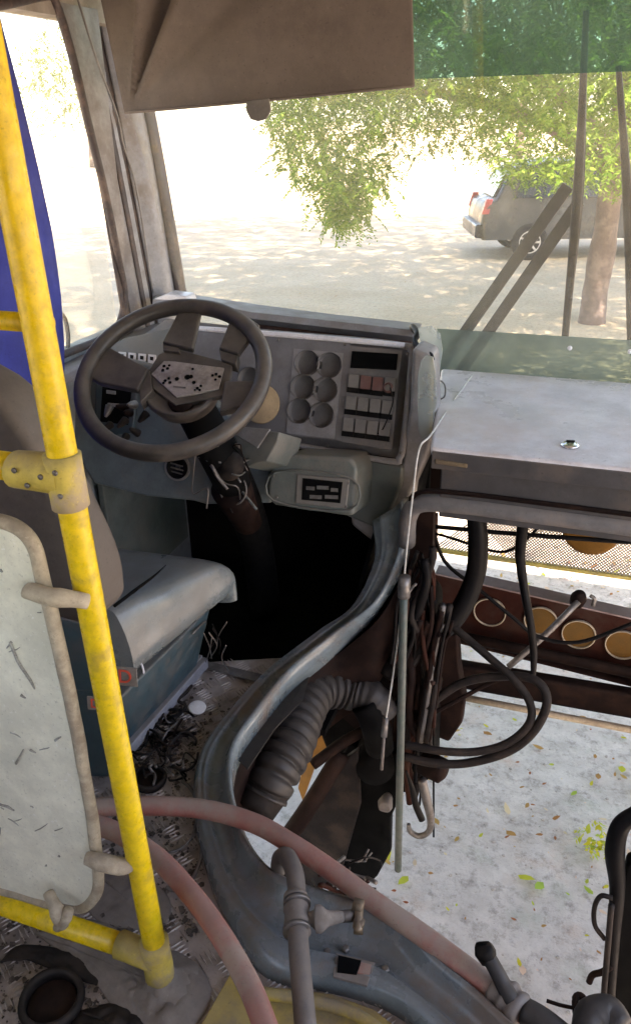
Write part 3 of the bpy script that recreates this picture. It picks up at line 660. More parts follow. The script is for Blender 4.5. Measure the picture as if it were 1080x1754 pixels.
b = MB(); b.tube([P(214,193,Y=1.985), P(330,183,Y=1.985), P(460,171,Y=1.985), P(706,147,Y=1.985)], .0035, 8, 4); build('bottom_hem', b, M['blind'], bl, smooth=True)
tabp = [(421,172),(460,168),(463,190),(455,204),(441,208),(428,204),(421,190)]
b = MB(); b.prism([P(x, y, Y=1.97) for x, y in tabp], (0,.008,0)); build('pull_tab', b, M['switch'], bl, bevel=.003, seg=3)
# ================================================================ CURTAIN, POLES, PARTITION
cpts = sorted([(P(x, y, X=WX+.07).z, P(x, y, X=WX+.07).y) for x, y in [(-14,-30),(8,60),(32,150),(64,280),(90,400),(104,500),(110,590),(110,650),(110,760)]])
def cyr(z):
    for (a, ya), (c_, yc) in zip(cpts, cpts[1:]):
        if a <= z <= c_: return ya+(yc-ya)*(z-a)/(c_-a)
    return cpts[0][1] if z < cpts[0][0] else cpts[-1][1]
rows = []
for j in range(25):
    z = 1.75-j*.055; row = []
    for i in range(41):
        u = i/40; y = .75+u*.0; 
        # right hand edge bulges: follows photograph
        yr = cyr(z)
        yy = .55+(yr-.55)*u
        w_ = 1-u**8
        row.append(V(WX+.07+w_*(.022*math.sin(u*34+z*2.0)+.012*math.sin(u*61)), yy, z))
    rows.append(row)
b = MB(); b.grid(rows); tag(build('curtain', b, M['curtain'], smooth=True, solid=.002), 'blue cloth curtain gathered at the side window beside the driver seat', 'curtain')
b = MB(); b.tube([P(104,536,X=-1.37), P(112,548,X=-1.37), P(117,575,X=-1.37), P(116,602,X=-1.37)], .006, 8); tag(build('mirror_bracket', b, M['black'], smooth=True), 'short curved black bracket outside the lower edge of the side window', 'bracket')

pole = thing('grab_pole', 'yellow powder-coated upright grab pole with dusty clamp fittings', 'pole', tuple(P(275,1705,Z=0)))
pr = .0182
PB = P(278,1690,Z=.0); PT = P(8,250,Y=.75)
pl_dir = (PT-PB)
def PP(t): return PB+pl_dir*t
b = MB(); b.tube([PP(0), PP(.25), PP(.5), PP(.75), PP(1.5)], pr, 20, 3); build('upright', b, M['yellow'], pole, smooth=True)
def pole_at(py):   # parameter where pole projects at py
    best = min(range(0, 1500), key=lambda k: abs(py-(877-FPX*(PP(k/1000)-CAM).dot(UP)/(PP(k/1000)-CAM).dot(FW))))
    return PP(best/1000)
c1, c0 = pole_at(778), pole_at(866)
b = MB(); b.tube([c0, c1], pr*1.28, 18, 3); build('clamp_collar', b, M['castg'], pole, smooth=True, rough=.003)
b = MB(); b.tube([pole_at(815), pole_at(815)+V(-.075,0,.0)], pr*1.35, 16, 3); build('clamp_arm', b, M['castg'], pole, smooth=True, rough=.004)
ca_ = pole_at(815)
for (dx, dz) in ((-.055,.010),(-.04,-.008),(-.018,.006),(.004,.014),(.006,-.016)):
    b = MB(); b.lathe([(.0035,-.001),(.0035,.0012),(.0001,.002)], ca_+V(dx,-.0245,dz), (0,-1,0), 10); build('clamp_bolt', b, M['steel'], pole, smooth='auto')
d0, d1 = pole_at(1690), pole_at(1612)
b = MB(); b.tube([pole_at(1672), d1], pr*1.32, 18, 3); build('base_collar', b, M['castg'], pole, smooth=True, rough=.002)
bq = pole_at(1640)
b = MB(); b.tube([bq, bq+V(-.07,0,.004)], pr*1.30, 16, 3); build('base_arm', b, M['castg'], pole, smooth=True, rough=.002)
b = MB(); b.lathe([(.060,0),(.062,.006),(.040,.014),(.028,.018),(.026,.03),(.0001,.03)], V(PB.x, PB.y, 0), (0,0,1), 28); build('floor_flange', b, M['rag'], pole, smooth='auto', rough=.008, rs=30)
def hrail(py, label, r=pr):
    a = pole_at(py)
    b = MB(); b.tube([a+V(-.03,0,.002), a+V(-.9,0,.004)], r, 18, 2); return tag(build('grab_rail', b, M['yellow'], smooth=True), label, 'rail', 'horizontal yellow rails')
hrail(815, 'yellow horizontal rail joined to the upright pole by the middle dusty clamp')
hrail(1640, 'yellow horizontal rail at the foot of the upright pole under the white partition board')
a = pole_at(562); b = MB(); b.tube([a+V(-.0,.02,.0), a+V(-.9,.02,.0)], pr*.62, 18, 2); tag(build('grab_rail', b, M['yellow'], smooth=True), 'highest yellow horizontal rail, crossing in front of the blue curtain', 'rail', 'horizontal yellow rails')
# partition board
YP = bq.y-.012
bd = [(-160,880),(-60,885),(0,893),(30,908),(52,935),(64,975),(72,1010),(84,1060),(100,1130),(120,1220),(140,1330),(155,1420),(163,1490),(160,1530),(145,1552),(120,1553),(60,1540),(0,1522),(-160,1480)]
pb = thing('partition_board', 'pale green-white partition board with scratches and rounded corners behind the driver seat', 'partition', tuple(P(60,1500,Y=YP)))
b = MB(); b.prism([P(x, y, Y=YP) for x, y in bd], (0,.008,0)); build('board', b, M['board'], pb, bevel=.002)
b = MB(); b.tube([P(x, y, Y=YP+.004)+V(.006 if 900 < y < 1545 else 0,0,0) for x, y in bd], .0095, 10, 4); build('rubber_edge', b, M['beige'], pb, smooth=True, rough=.002)
rnd_s = random.Random(77)
b = MB()
for L_ in ([(18,1100),(30,1130),(52,1165),(60,1180)], [(36,1190),(44,1196)], [(95,1268),(104,1262)], [(28,1308),(40,1284)], [(52,1284),(62,1290)], [(0,1378),(14,1382),(24,1388)], [(0,975),(5,980)], [(100,1466),(103,1468)], [(78,1482),(80,1484)], [(20,1100),(12,1110)]):
    b.tube([P(x, y, Y=YP-.0012) for x, y in L_], [.0022]*(len(L_)-1)+[.001], 6, 3)
for i in range(12):
    x, y = rnd_s.uniform(-10, 130), rnd_s.uniform(930, 1510)
    if x > 60+(y-1000)*.15: continue
    a_ = rnd_s.uniform(-.6, 1.8); l_ = rnd_s.uniform(4, 26); b.tube([P(x, y, Y=YP-.0006), P(x+l_*.5*math.cos(a_)+2, y+l_*.5*math.sin(a_), Y=YP-.0006), P(x+l_*math.cos(a_), y+l_*math.sin(a_), Y=YP-.0006)], [.0008,.0010,.0004], 5, 3)
build('scuff_mark', b, M['scuff'], pb, smooth=True, rough=.001, rs=90)
def clip(pts, r, lab):
    b = MB(); b.tube([P(x, y, Y=yy) for x, y, yy in pts], r, 12, 4); tag(build('board_clip', b, M['beige'], smooth=True, rough=.002, rs=40), lab, 'clip', 'beige clips holding the partition board')
clip([(48,1012,YP-.014),(70,1018,YP-.016),(100,1024,YP-.012),(150,1030,YP+.01)], [.011,.012,.0125,.010], 'beige plastic clip gripping the upper right edge of the partition board')
clip([(148,1470,YP-.016),(172,1476,YP-.014),(205,1484,YP-.004),(228,1478,YP+.01)], [.010,.014,.014,.011], 'beige plastic clip gripping the lower right edge of the partition board')
clip([(83,1530,YP-.02),(92,1548,YP-.03),(98,1562,YP-.035),(108,1585,YP-.03)], [.009,.010,.013,.010], 'bent beige clip hooked over the bottom yellow rail')
clip([(100,1588,YP-.03),(112,1575,YP-.034),(118,1560,YP-.03)], [.008,.010,.009], 'beige clip end sticking up from the bottom yellow rail beside the bent clip')

# ================================================================ SEAT
seat = thing('driver_seat', 'worn grey vinyl driver seat on a teal pedestal beside the steering wheel', 'seat', (-1.02, 1.25, 0))
bo = [(x_-.05, z_) for x_, z_ in [(-1.30,.42),(-1.305,.70),(-1.27,.84),(-1.19,.915),(-1.05,.935),(-.93,.90),(-.865,.82),(-.835,.70),(-.80,.56),(-.80,.47),(-.83,.41),(-1.0,.38),(-1.2,.38)]]
cr = crom([V(x, 0, z) for x, z in bo], 3)
b = MB(); b.prism([V(p.x, 1.10-.10*(p.z-.4), p.z) for p in cr], (0,.11,0)); build('backrest', b, M['seatback'], seat, bevel=.035, seg=5)
c = [P(230,1158,Z=.22), P(385,1035,Z=.26)+V(0,.0,0)]
T = [P(198,1048,Z=.385), P(392,958,Z=.365), P(388,944,Z=.372), P(200,924,Z=.38)]
A = T[0]; B = T[1]
b = MB()
fr_l = V(-1.27, 1.50, .37); re_l = V(-1.27, 1.08, .385)
NL = 24; rows = []
# loft across from right side wall to left over the top
def lerp(a, c, t): return a*(1-t)+c*t
botR, botF = P(232,1165,Z=.215), P(384,1032,Z=.255)
topR, topF = P(196,1050,Z=.375), P(394,962,Z=.36)
for i in range(NL+1):
    t = i/NL
    tb, tt = lerp(botR, botF, t), lerp(topR, topF, t)
    bul = .02*math.sin(math.pi*t)
    lft = lerp(re_l, fr_l, t); lb = V(lft.x, lft.y, .24)
    q = [tb+V(-.06,0,-.004), tb, lerp(tb, tt, .35)+V(.012,0,0), lerp(tb, tt, .7)+V(.012,0,.0), tt+V(.006,0,-.002), tt+V(-.006,.0,.010), tt+V(-.05,0,.012), lerp(tt, lft, .35)+V(0,0,.004), lerp(tt, lft, .6)+V(0,0,.0), lft+V(0,0,.015), lb]
    fr_round = -.022*max(0, (t-.86)/.14)**2
    q = [p+V(0,0,fr_round if k > 3 else 0) for k, p in enumerate(q)]
    rows.append(q)
# close front
cen = [lerp(rows[-1][k], rows[-1][0]+(rows[-1][-1]-rows[-1][0])*(k/10), .0)+V(0,.02,-.0) for k in range(11)]
low = [V(p.x, p.y+.012, min(p.z, .26)-.01) for p in rows[-1]]
rows.append([p+V(0,.012,-.02 if 3 < k < 10 else 0) for k, p in enumerate(rows[-1])]); rows.append(low)
nr_ = len(rows[0])
b.grid(rows); b.add([p+V(0,0,0) for p in rows[0]]+[rows[0][0]+V(-.2,0,0)], [tuple(range(nr_))]); build('cushion', b, M['cushion'], seat, smooth=True, subd=1, rough=.004, rs=14)
b = MB(); b.tube([P(196,1038,Z=.395), P(230,1012,Z=.398), P(262,988,Z=.395), P(284,968,Z=.388)], [.004,.0045,.003,.001], 6, 5); build('torn_seam', b, M['void'], seat, smooth=True)
b = MB(); b.tube([P(200,1084,Z=.30), P(222,1105,Z=.275), P(238,1128,Z=.25), P(246,1152,Z=.225), P(240,1166,Z=.215)], .0025, 6); build('cushion_piping', b, M['lid'], seat, smooth=True)
b = MB(); b.hexa([V(-1.24,1.02,.06), P(222,1262,Z=.06)+V(.0,-.1,0), P(338,1140,Z=.06), V(-1.24,1.50,.06), V(-1.24,1.02,.24), P(225,1180,Z=.22)+V(-.01,-.1,0), P(380,1045,Z=.235)+V(-.03,0,0), V(-1.24,1.50,.24)])
build('pedestal', b, M['teal'], seat, bevel=.006)
ra, rb = P(222,1285,Z=.02)+V(.0,-.08,0), P(352,1140,Z=.02)
b = MB(); b.bar(ra+V(0,0,.012), rb+V(0,0,.012), .018, .03); b.bar(ra+V(-.02,0,.03), rb+V(-.02,0,.03), .03, .006); build('slide_rail', b, M['hood'], seat, bevel=.002)
b = MB(); b.tube([P(330,1085,Z=.22), P(352,1065,Z=.2), P(338,1105,Z=.12), P(320,1122,Z=.1), P(335,1128,Z=.05)], .003, 6); build('release_wire', b, M['steel'], seat, smooth=True)
b = MB()
b.hexa([P(95,1180,Y=1.0), P(160,1185,Y=1.0), P(160,1185,Y=1.06), P(95,1180,Y=1.06), P(78,1050,Y=1.0), P(190,1080,Y=1.0), P(190,1080,Y=1.06), P(78,1050,Y=1.06)])
b.hexa([P(120,1330,Y=1.0), P(215,1330,Y=1.0), P(215,1330,Y=1.05), P(120,1330,Y=1.05), P(95,1180,Y=1.0), P(205,1180,Y=1.0), P(205,1180,Y=1.05), P(95,1180,Y=1.05)])
build('rear_bracket', b, M['teal'], seat, bevel=.006)
for (x, y, s) in ((214,1160,.036),(163,1206,.026)):
    cu = bpy.data.curves.new('t', 'FONT'); cu.body = 'D'; cu.size = s; cu.extrude = .0008; cu.align_x = 'CENTER'; cu.align_y = 'CENTER'
    to = bpy.data.objects.new('t', cu); sc.collection.objects.link(to); bpy.context.view_layer.update()
    me = bpy.data.meshes.new_from_object(to); bpy.data.objects.remove(to)
    pos = P(x, y, Y=.96)
    rotm = Matrix.Translation(pos) @ Matrix.Rotation(R(10), 4, 'Z') @ Matrix.Rotation(R(80), 4, 'X')
    mb = MB(); mb.add([rotm @ v.co for v in me.vertices], [tuple(p.vertices) for p in me.polygons])
    bk = MB(); bk.hexa([rotm @ V(*q) for q in [(-s*.6,-s*.5,-.004),(s*.6,-s*.5,-.004),(s*.6,s*.5,-.004),(-s*.6,s*.5,-.004),(-s*.6,-s*.5,-.0015),(s*.6,-s*.5,-.0015),(s*.6,s*.5,-.0015),(-s*.6,s*.5,-.0015)]])
    st = build('sticker', bk, M['rag'], seat); build('sticker_letter', mb, M['red'], st)

# ================================================================ WIPERS (outside the glass)
def wiper(top, bot, arms, lab):
    t = thing('wiper', lab, 'wiper', tuple(P(*bot, Y=2.40)), 'windshield wipers')
    Yo = 2.385
    b = MB(); A_, B_ = P(*top, Y=Yo-.03), P(*bot, Y=Yo+.01); mid = (A_+B_)/2+V(.008,0,0)
    b.tube([A_, mid, B_], [.007,.013,.010], 8, 6); build('blade', b, M['black'], t, smooth=True)
    b = MB(); b.tube([lerp(A_, B_, .08)+V(.004,.014,0), lerp(A_, B_, .5)+V(.016,.03,0), lerp(A_, B_, .92)+V(.006,.014,0)], [.003,.007,.004], 8, 6); build('blade_frame', b, M['black'], t, smooth=True)
    for a, c in arms:
        b = MB(); b.bar(P(*a, Y=Yo+.035), P(*c, Y=Yo+.035), .034, .012, (0,-1,0)); build('arm', b, M['wiperarm'], t, bevel=.002)
wiper((1003,18), (966,586), [((972,318),(735,655)), ((992,345),(768,665))], 'left windshield wiper with two diagonal parallel arms')
wiper((1058,112), (1079,592), [], 'right windshield wiper with a slightly bent upright blade')

# ================================================================ FRONT FRAME seen through the opening
def xbar(p0, p1, name, m, lab, cat, w_, h_):
    b = MB(); b.bar(p0, p1, w_, h_); return tag(build(name, b, m, bevel=.004), lab, cat)
beam = thing('front_crossbeam', 'rust-red chassis crossbeam with round amber-backed lightening holes', 'beam', (.4, 2.25, -.28))
ca, cb = P(745,985,Y=2.25), P(1080,1062,Y=2.25); dv = (cb-ca).normalized(); cb = ca+dv*1.5
da = P(770,1078,Y=2.25); hgt = .215
b = MB(); b.prism([ca, cb, cb+V(0,0,-hgt), ca+V(0,0,-hgt)], (0,.006,0)); b.prism([ca, cb, cb+V(0,.05,0), ca+V(0,.05,0)], (0,0,.006)); b.prism([ca+V(0,-.03,-hgt), cb+V(0,-.03,-hgt), cb+V(0,.04,-hgt), ca+V(0,.04,-hgt)], (0,0,-.006))
build('channel', b, M['rust'], beam, bevel=.0015)
b = MB(); b.prism([ca+V(0,-.004,.003), cb+V(0,-.004,.003), cb+V(0,.054,.003), ca+V(0,.054,.003)], (0,0,.006)); build('top_flange', b, M['flange'], beam, bevel=.001)
for i, (x, y) in enumerate([(838,1048),(925,1063),(990,1086),(1065,1104)]):
    c = P(x, y, Y=2.244); b = MB(); r_ = .052
    b.lathe([(r_,-.002),(r_,.006),(r_-.004,.006),(r_-.004,-.002)], c, (0,-1,0), 30, close=True); h = build('hole_flange', b, M['beige'], beam, smooth='auto')
    b = MB(); b.lathe([(r_-.004,-.001),(r_-.004,.001),(.0001,.001)], c, (0,-1,0), 30); build('hole_backing', b, M['lamp'] if i else M['rust'], h)
b = MB(); p0, p1 = P(740,1080,Y=2.2), P(1080,1152,Y=2.2); b.tube([p0, p1, p1+(p1-p0)], .018, 14, 2); tag(build('crossbar', b, M['rustd'], smooth=True), 'round rusty crossbar just below the crossbeam with holes', 'bar')
b = MB(); p0, p1 = P(755,1152,Y=2.12), P(1080,1208,Y=2.12); b.prism([p0+V(0,0,.035), p1+(p1-p0)+V(0,0,.035), p1+(p1-p0)+V(0,0,-.055), p0+V(0,0,-.055)], (0,.05,0)); tag(build('bumper_beam', b, M['rustd'], bevel=.012), 'lowest brown beam across the open front, above the bare ground', 'beam')
b = MB(); p0, p1 = P(780,1192,Y=2.08), P(1080,1250,Y=2.08); b.tube([p0, p1, p1+(p1-p0)], .011, 10, 2); tag(build('crossbar', b, M['beige'], smooth=True), 'thin dusty tan crossbar along the lower edge of the lowest beam', 'bar')
# grille mesh with yellow lower strip
gm = thing('front_grille', 'perforated metal front grille with a yellow lower edge', 'grille', (.3, 2.42, 0))
zg = P(900,962,Y=2.42).z; gx0, gx1, gz0, gz1 = P(742,935,Y=2.42).x, 1.2, zg, .24
b = MB(); s_ = .011; k = int((gx1-gx0+.3)/s_); Hh = gz1-gz0
for i in range(k):
    x = gx0+i*s_
    for sg in (1, -1):
        xa, xb = (x-Hh, x) if sg == 1 else (x, x-Hh); za, zb = gz0, gz1
        lo_, hi_ = min(xa, xb), max(xa, xb)
        if lo_ < gx0 or hi_ > gx1: continue
        b.add([V(xa-.0028,2.42+sg*.001,za), V(xa+.0028,2.42+sg*.001,za), V(xb+.0028,2.42+sg*.001,zb), V(xb-.0028,2.42+sg*.001,zb)], [(0,1,2,3)])
build('wire_mesh', b, M['mesh'], gm, solid=.002)
b = MB(); b.box((gx0,2.41,zg-.010), (gx1,2.43,zg+.003)); build('edge_strip', b, M['ystrip'], gm, bevel=.003)
b = MB(); c = P(1012,905,Y=2.3); b.lathe([(.085,-.01),(.085,.01),(.07,.016),(.0001,.018)], c, (0,-1,0), 32); hl = tag(build('lamp_housing', b, M['lamp'], smooth='auto'), 'round amber-brown lamp housing hanging in front of the grille mesh', 'lamp')
# bay contents, left cluster
def T_(name, pts, r, m, lab, cat, grp=None, **k):
    b = MB(); b.tube(pts, r, k.pop('seg', 12), k.pop('sub', 7), rf=k.pop('rf', None)); return tag(build(name, b, m, smooth=True, **k), lab, cat, grp)
G = 'cables hanging in the engine bay'
T_('cable', [P(815,885,Y=1.85),P(818,930,Y=1.84),P(812,990,Y=1.83),P(780,1055,Y=1.8),P(720,1105,Y=1.76),P(660,1150,Y=1.74)], [.024,.026,.026,.028,.03,.03], M['black'], 'thickest black cable bundle curving down to the left under the shelf', 'cable', G)
T_('cable', [P(895,895,Y=1.85),P(890,950,Y=1.84),P(897,1010,Y=1.82),P(908,1070,Y=1.8),P(913,1120,Y=1.8),P(912,1168,Y=1.8)], [.015,.013,.011,.010,.010,.006], M['black'], 'black cable hanging straight down in the middle of the opening', 'cable', G)
T_('cable', [P(735,880,Y=1.95),P(760,960,Y=1.95),P(820,1010,Y=1.94),P(880,1060,Y=1.93),P(920,1090,Y=1.93),P(990,1100,Y=1.93),P(1090,1065,Y=1.93)], .0055, M['black'], 'thin black cable sagging in front of the crossbeam with holes', 'cable', G)
T_('cable', [P(700,905,Y=1.9),P(760,918,Y=1.9),P(850,945,Y=1.9),P(890,932,Y=1.88),P(920,905,Y=1.88)], .004, M['black'], 'thin black cable looped close under the shelf edge', 'cable', G)
T_('cable', [P(720,900,Y=1.86),P(900,916,Y=1.86),P(1100,930,Y=1.86)], .006, M['black'], 'black cable running level along the underside of the shelf', 'cable', G)
T_('hose', [P(773,1072,Y=1.78),P(830,1120,Y=1.74),P(880,1165,Y=1.70),P(907,1205,Y=1.68),P(905,1240,Y=1.66),P(870,1272,Y=1.64),P(820,1287,Y=1.62),P(760,1287,Y=1.6),P(690,1275,Y=1.6)], .0105, M['blackd'], 'black hose bowing right and back in the upper of two loops over the ground', 'hose', 'looping black hoses')
T_('hose', [P(730,1210,Y=1.70),P(790,1170,Y=1.72),P(860,1158,Y=1.72),P(915,1165,Y=1.70),P(936,1200,Y=1.68),P(915,1250,Y=1.66),P(870,1287,Y=1.64),P(800,1307,Y=1.62),P(740,1307,Y=1.6),P(690,1295,Y=1.6)], .0115, M['blackd'], 'black hose making the outer and lower of two loops over the ground', 'hose', 'looping black hoses')
T_('hose', [P(735,1225,Y=1.70),P(800,1190,Y=1.74),P(850,1165,Y=1.76),P(890,1160,Y=1.76)], .006, M['rustd'], 'short thin brown hose under the start of the outer loop', 'hose')
ln = thing('link_rod', 'grey linkage rod slanting up to a pivot bolt on the crossbeam', 'rod', tuple(P(870,1140,Y=2.1)))
b = MB(); b.tube([P(870,1142,Y=2.08), P(930,1090,Y=2.12), P(990,1030,Y=2.18)], .010, 10, 3); build('rod', b, M['steel'], ln, smooth=True)
b = MB(); b.lathe([(.022,-.03),(.024,.0),(.018,.02),(.0001,.022)], P(990,1024,Y=2.2), (.1,-.5,.8), 18); build('pivot', b, M['rustd'], ln, smooth='auto')
b = MB(); b.tube([P(1010,1020,Y=2.2), P(1017,1026,Y=2.2), P(1015,1038,Y=2.2)], .006, 8); build('pin', b, M['steel'], ln, smooth=True)
# rust post and bracket
xbar(P(740,880,Y=2.1), P(738,960,Y=2.1), 'post', M['rust'], 'short rust-red post under the left end of the shelf', 'post', .03, .03)
b = MB(); b.prism([P(x, y, Y=1.95) for x, y in [(742,1095),(782,1085),(786,1150),(795,1200),(790,1240),(768,1272),(742,1262),(735,1200)]], (0,.05,0))
br = tag(build('mounting_bracket', b, M['rustd'], bevel=.008), 'tan dusty mounting bracket hanging below the left end of the crossbeam', 'bracket')
b = MB(); b.prism([P(x, y, Y=1.94) for x, y in [(748,1100),(775,1095),(778,1180),(760,1230),(748,1200)]], (0,-.01,0)); build('bracket_face', b, M['beige'], None) if False else None
# dense machinery mass behind the rod: engine remains
en = thing('steering_gear', 'greasy steering gear and brackets coloured near-black for deep shade, filling the left side of the engine bay', 'machinery', tuple(P(640,1420,Y=1.8)))
b = MB(); b.prism([P(x, y, Y=1.84) for x, y in [(640,990),(712,1000),(745,1040),(742,1120),(730,1200),(742,1250),(740,1335),(700,1365),(640,1350),(600,1300),(560,1290),(540,1240),(560,1150),(600,1080)]], (0,.12,0)); build('gear_housing', b, M['void'], en, bevel=.02, seg=3, rough=.01)  # near-black colour also holds the deep shade of the bay
b = MB(); b.lathe([(.05,-.05),(.055,0),(.055,.05),(.03,.06),(.0001,.06)], P(640,1300,Y=1.72), (.3,-.8,.2), 22); build('gear_cap', b, M['void'], en, smooth='auto')
b = MB(); b.lathe([(.035,-.02),(.035,.04),(.02,.05),(.0001,.05)], P(735,1310,Y=1.68), (.9,-.3,0), 18); build('hose_union', b, M['rustd'], en, smooth='auto')
b = MB(); b.prism([P(x, y, Y=1.74) for x, y in [(700,1010),(716,1060),(745,1100),(735,1130),(752,1180),(742,1240),(720,1260),(706,1200)]], (0,.05,0)); build('side_bracket', b, M['rustd'], en, bevel=.006, rough=.006)
for i in range(10):
    x0 = 715+rnd.random()*35; b = MB(); b.tube([P(x0+25, 1030+rnd.random()*60, Y=1.72), P(x0+10, 1110, Y=1.71+rnd.random()*.05), P(x0, 1180, Y=1.70), P(x0-15, 1270, Y=1.70)], rnd.choice([.004,.006,.009]), 8, 5); build('pipe', b, rnd.choice([M['rustd'], M['black'], M['steel'], M['blackd']]), en, smooth=True)
b = MB(); b.prism([P(x, y, Y=1.66) for x, y in [(462,1482),(500,1420),(528,1368),(560,1320),(612,1285),(616,1380),(575,1525),(505,1520)]], (0,.02,0)); build('strut_plate', b, M['blackd'], en, bevel=.004)
for i in range(34):
    x0, y0_ = rnd.uniform(700, 745), rnd.uniform(930, 1180); b = MB(); yy = 1.70+rnd.random()*.08
    pts = [P(x0, y0_, Y=yy)]
    for k in range(4): x0 += rnd.uniform(-22, 18); y0_ += rnd.uniform(25, 75); pts.append(P(max(618, min(x0, 742)), y0_, Y=yy+rnd.uniform(-.02, .02)))
    b.tube(pts, rnd.choice([.003,.004,.006,.009,.012]), 8, 5); build('pipe', b, rnd.choice([M['rustd'], M['black'], M['black'], M['blackd'], M['rust']]), en, smooth=True)
for i in range(16):
    x0, y0_ = rnd.uniform(520, 600), rnd.uniform(1470, 1530); b = MB()
    pts = [P(x0, y0_, Z=-.10)]
    for k in range(3): x0 += rnd.uniform(0, 34); y0_ += rnd.uniform(-16, 18); pts.append(P(x0, y0_, Z=-.10+rnd.uniform(-.03, .03)))
    b.tube(pts, rnd.choice([.002,.003,.005]), 6, 5); build('wire', b, rnd.choice([M['rustd'], M['blackd'], M['rust'], M['steel']]), en, smooth=True)
b = MB(); b.prism([P(x, y, Y=1.74) for x, y in [(600,1270),(640,1290),(690,1300),(688,1350),(672,1400),(668,1455),(642,1498),(628,1515),(590,1502),(532,1445),(536,1390),(570,1320)]], (0,.03,0))
tag(build('rubber_mudflap', b, M['void'], rough=.015, rs=9, bevel=.006), 'ragged black rubber sheet hanging below the steering gear', 'rubber sheet')
T_('drag_link', [P(535,1310,Y=1.6),P(590,1270,Y=1.66),P(650,1238,Y=1.72)], .016, M['rustd'], 'rusty brown steering arm between the big duct and the steering gear', 'steering arm')
T_('support_strut', [P(485,1445,Y=1.5),P(530,1380,Y=1.56),P(585,1290,Y=1.66)], .026, M['rustd'], 'brown flat strut rising beside the black rubber sheet', 'strut')
b = MB(); b.prism([P(x, y, Y=1.85) for x, y in [(532,1255),(556,1248),(562,1280),(540,1310),(518,1372),(510,1350)]], (0,.02,0)); tag(build('orange_panel', b, M['orange'], bevel=.002), 'small orange painted panel glimpsed between duct and strut', 'panel')
# corrugated duct
def corr(a): return 1.06-.20*math.exp(-((((a/.033) % 1)-.5)/.16)**2)
dct = thing('air_duct', 'large dusty corrugated black rubber air duct in the engine bay', 'duct', tuple(P(450,1350,Z=-.1)))
dp = [P(452,1362,Y=1.30),P(470,1325,Y=1.34),P(496,1275,Y=1.42),P(515,1225,Y=1.52),P(540,1185,Y=1.62),P(580,1180,Y=1.68),P(618,1190,Y=1.70)]
b = MB(); b.tube(dp, [.056,.058,.060,.058,.056,.052,.046], 26, 26, rf=corr); build('bellows', b, M['duct'], dct, smooth=True)
b = MB(); b.tube([P(432,1392,Y=1.26), P(452,1358,Y=1.305), P(462,1340,Y=1.33)], [.050,.056,.062], 26, 3); build('end_sleeve', b, M['blackd'], dct, smooth=True)
b = MB(); b.tube([P(612,1186,Y=1.69), P(640,1196,Y=1.69), P(656,1225,Y=1.69)], [.045,.044,.044], 22, 10, rf=lambda a: 1+.05*math.sin(a*2*math.pi/.018)); build('end_clamp', b, M['duct'], dct, smooth=True)
b = MB(); b.tube([P(622,1205,Y=1.66), P(640,1235,Y=1.66), P(650,1280,Y=1.68)], [.036,.040,.040], 20, 4); build('elbow', b, M['void'], dct, smooth=True)
b = MB(); b.prism([P(x, y, Z=.0) for x, y in [(405,1300),(445,1228),(500,1162),(528,1160),(520,1200),(470,1250),(425,1320)]], (0,0,.004)); build('mud_deposit', b, M['duct'], dct, rough=.008, rs=30)
# string and rods
T_('string', [P(808,642,Y=2.15),P(770,695,Y=1.95),P(737,745,Y=1.68),P(717,770,Y=1.60),P(706,850,Y=1.58),P(696,940,Y=1.56),P(686,1050,Y=1.52),P(672,1160,Y=1.50),P(660,1235,Y=1.48)], .0022, M['string'], 'pale string drawn from the windshield down over the shelf into the engine bay', 'string')
st_ = thing('cable_end', 'thin pale control cable with a sleeve hanging left of the long rod', 'control cable', tuple(P(652,1320,Y=1.46)))
b = MB(); b.tube([P(660,1230,Y=1.48), P(657,1262,Y=1.47)], .0075, 8, 2); build('sleeve', b, M['steel'], st_, smooth=True)
b = MB(); b.tube([P(657,1262,Y=1.47), P(653,1318,Y=1.46)], .004, 8, 2); build('tip', b, M['ghose'], st_, smooth=True)
rd = thing('control_rod', 'long straight grey-green rod standing upright in the engine bay', 'rod', tuple(P(681,1490,Y=1.5)))
b = MB(); b.tube([P(691,1010,Y=1.5), P(686,1250,Y=1.5), P(681,1490,Y=1.5)], .0095, 12, 3); build('shaft', b, M['greenrod'], rd, smooth=True)
b = MB(); b.tube([P(692,988,Y=1.5), P(691,1022,Y=1.5)], .014, 12, 2); build('rod_head', b, M['steel'], rd, smooth=True)
b = MB(); b.tube([P(692,1030,Y=1.5), P(704,1008,Y=1.5), P(712,1000,Y=1.5)], .003, 6, 2); build('rod_pin', b, M['steel'], rd, smooth=True)
T_('hook', [P(722,1335,Y=1.7),P(730,1370,Y=1.7),P(737,1405,Y=1.7),P(733,1425,Y=1.7),P(717,1432,Y=1.7),P(702,1424,Y=1.7),P(699,1412,Y=1.7)], [.012,.014,.011,.009,.009,.008,.006], M['steel'], 'dull steel hook hanging below the steering gear above the ground', 'hook')
T_('cable', [P(695,1320,Y=1.66),P(705,1350,Y=1.66),P(712,1380,Y=1.66),P(722,1404,Y=1.66)], [.003,.008,.010,.010], M['black'], 'short black cable end hanging beside the steel hook', 'cable')
b = MB(); b.lathe([(.018,-.02),(.024,0),(.018,.02),(.012,.022),(.0001,.022)], P(660,1375,Y=1.68), (.1,-.9,.1), 16); tag(build('joint_block', b, M['ghose'], smooth='auto', rough=.008, rs=30), 'small dusty tan joint block left of the long rod above the rubber sheet', 'joint')

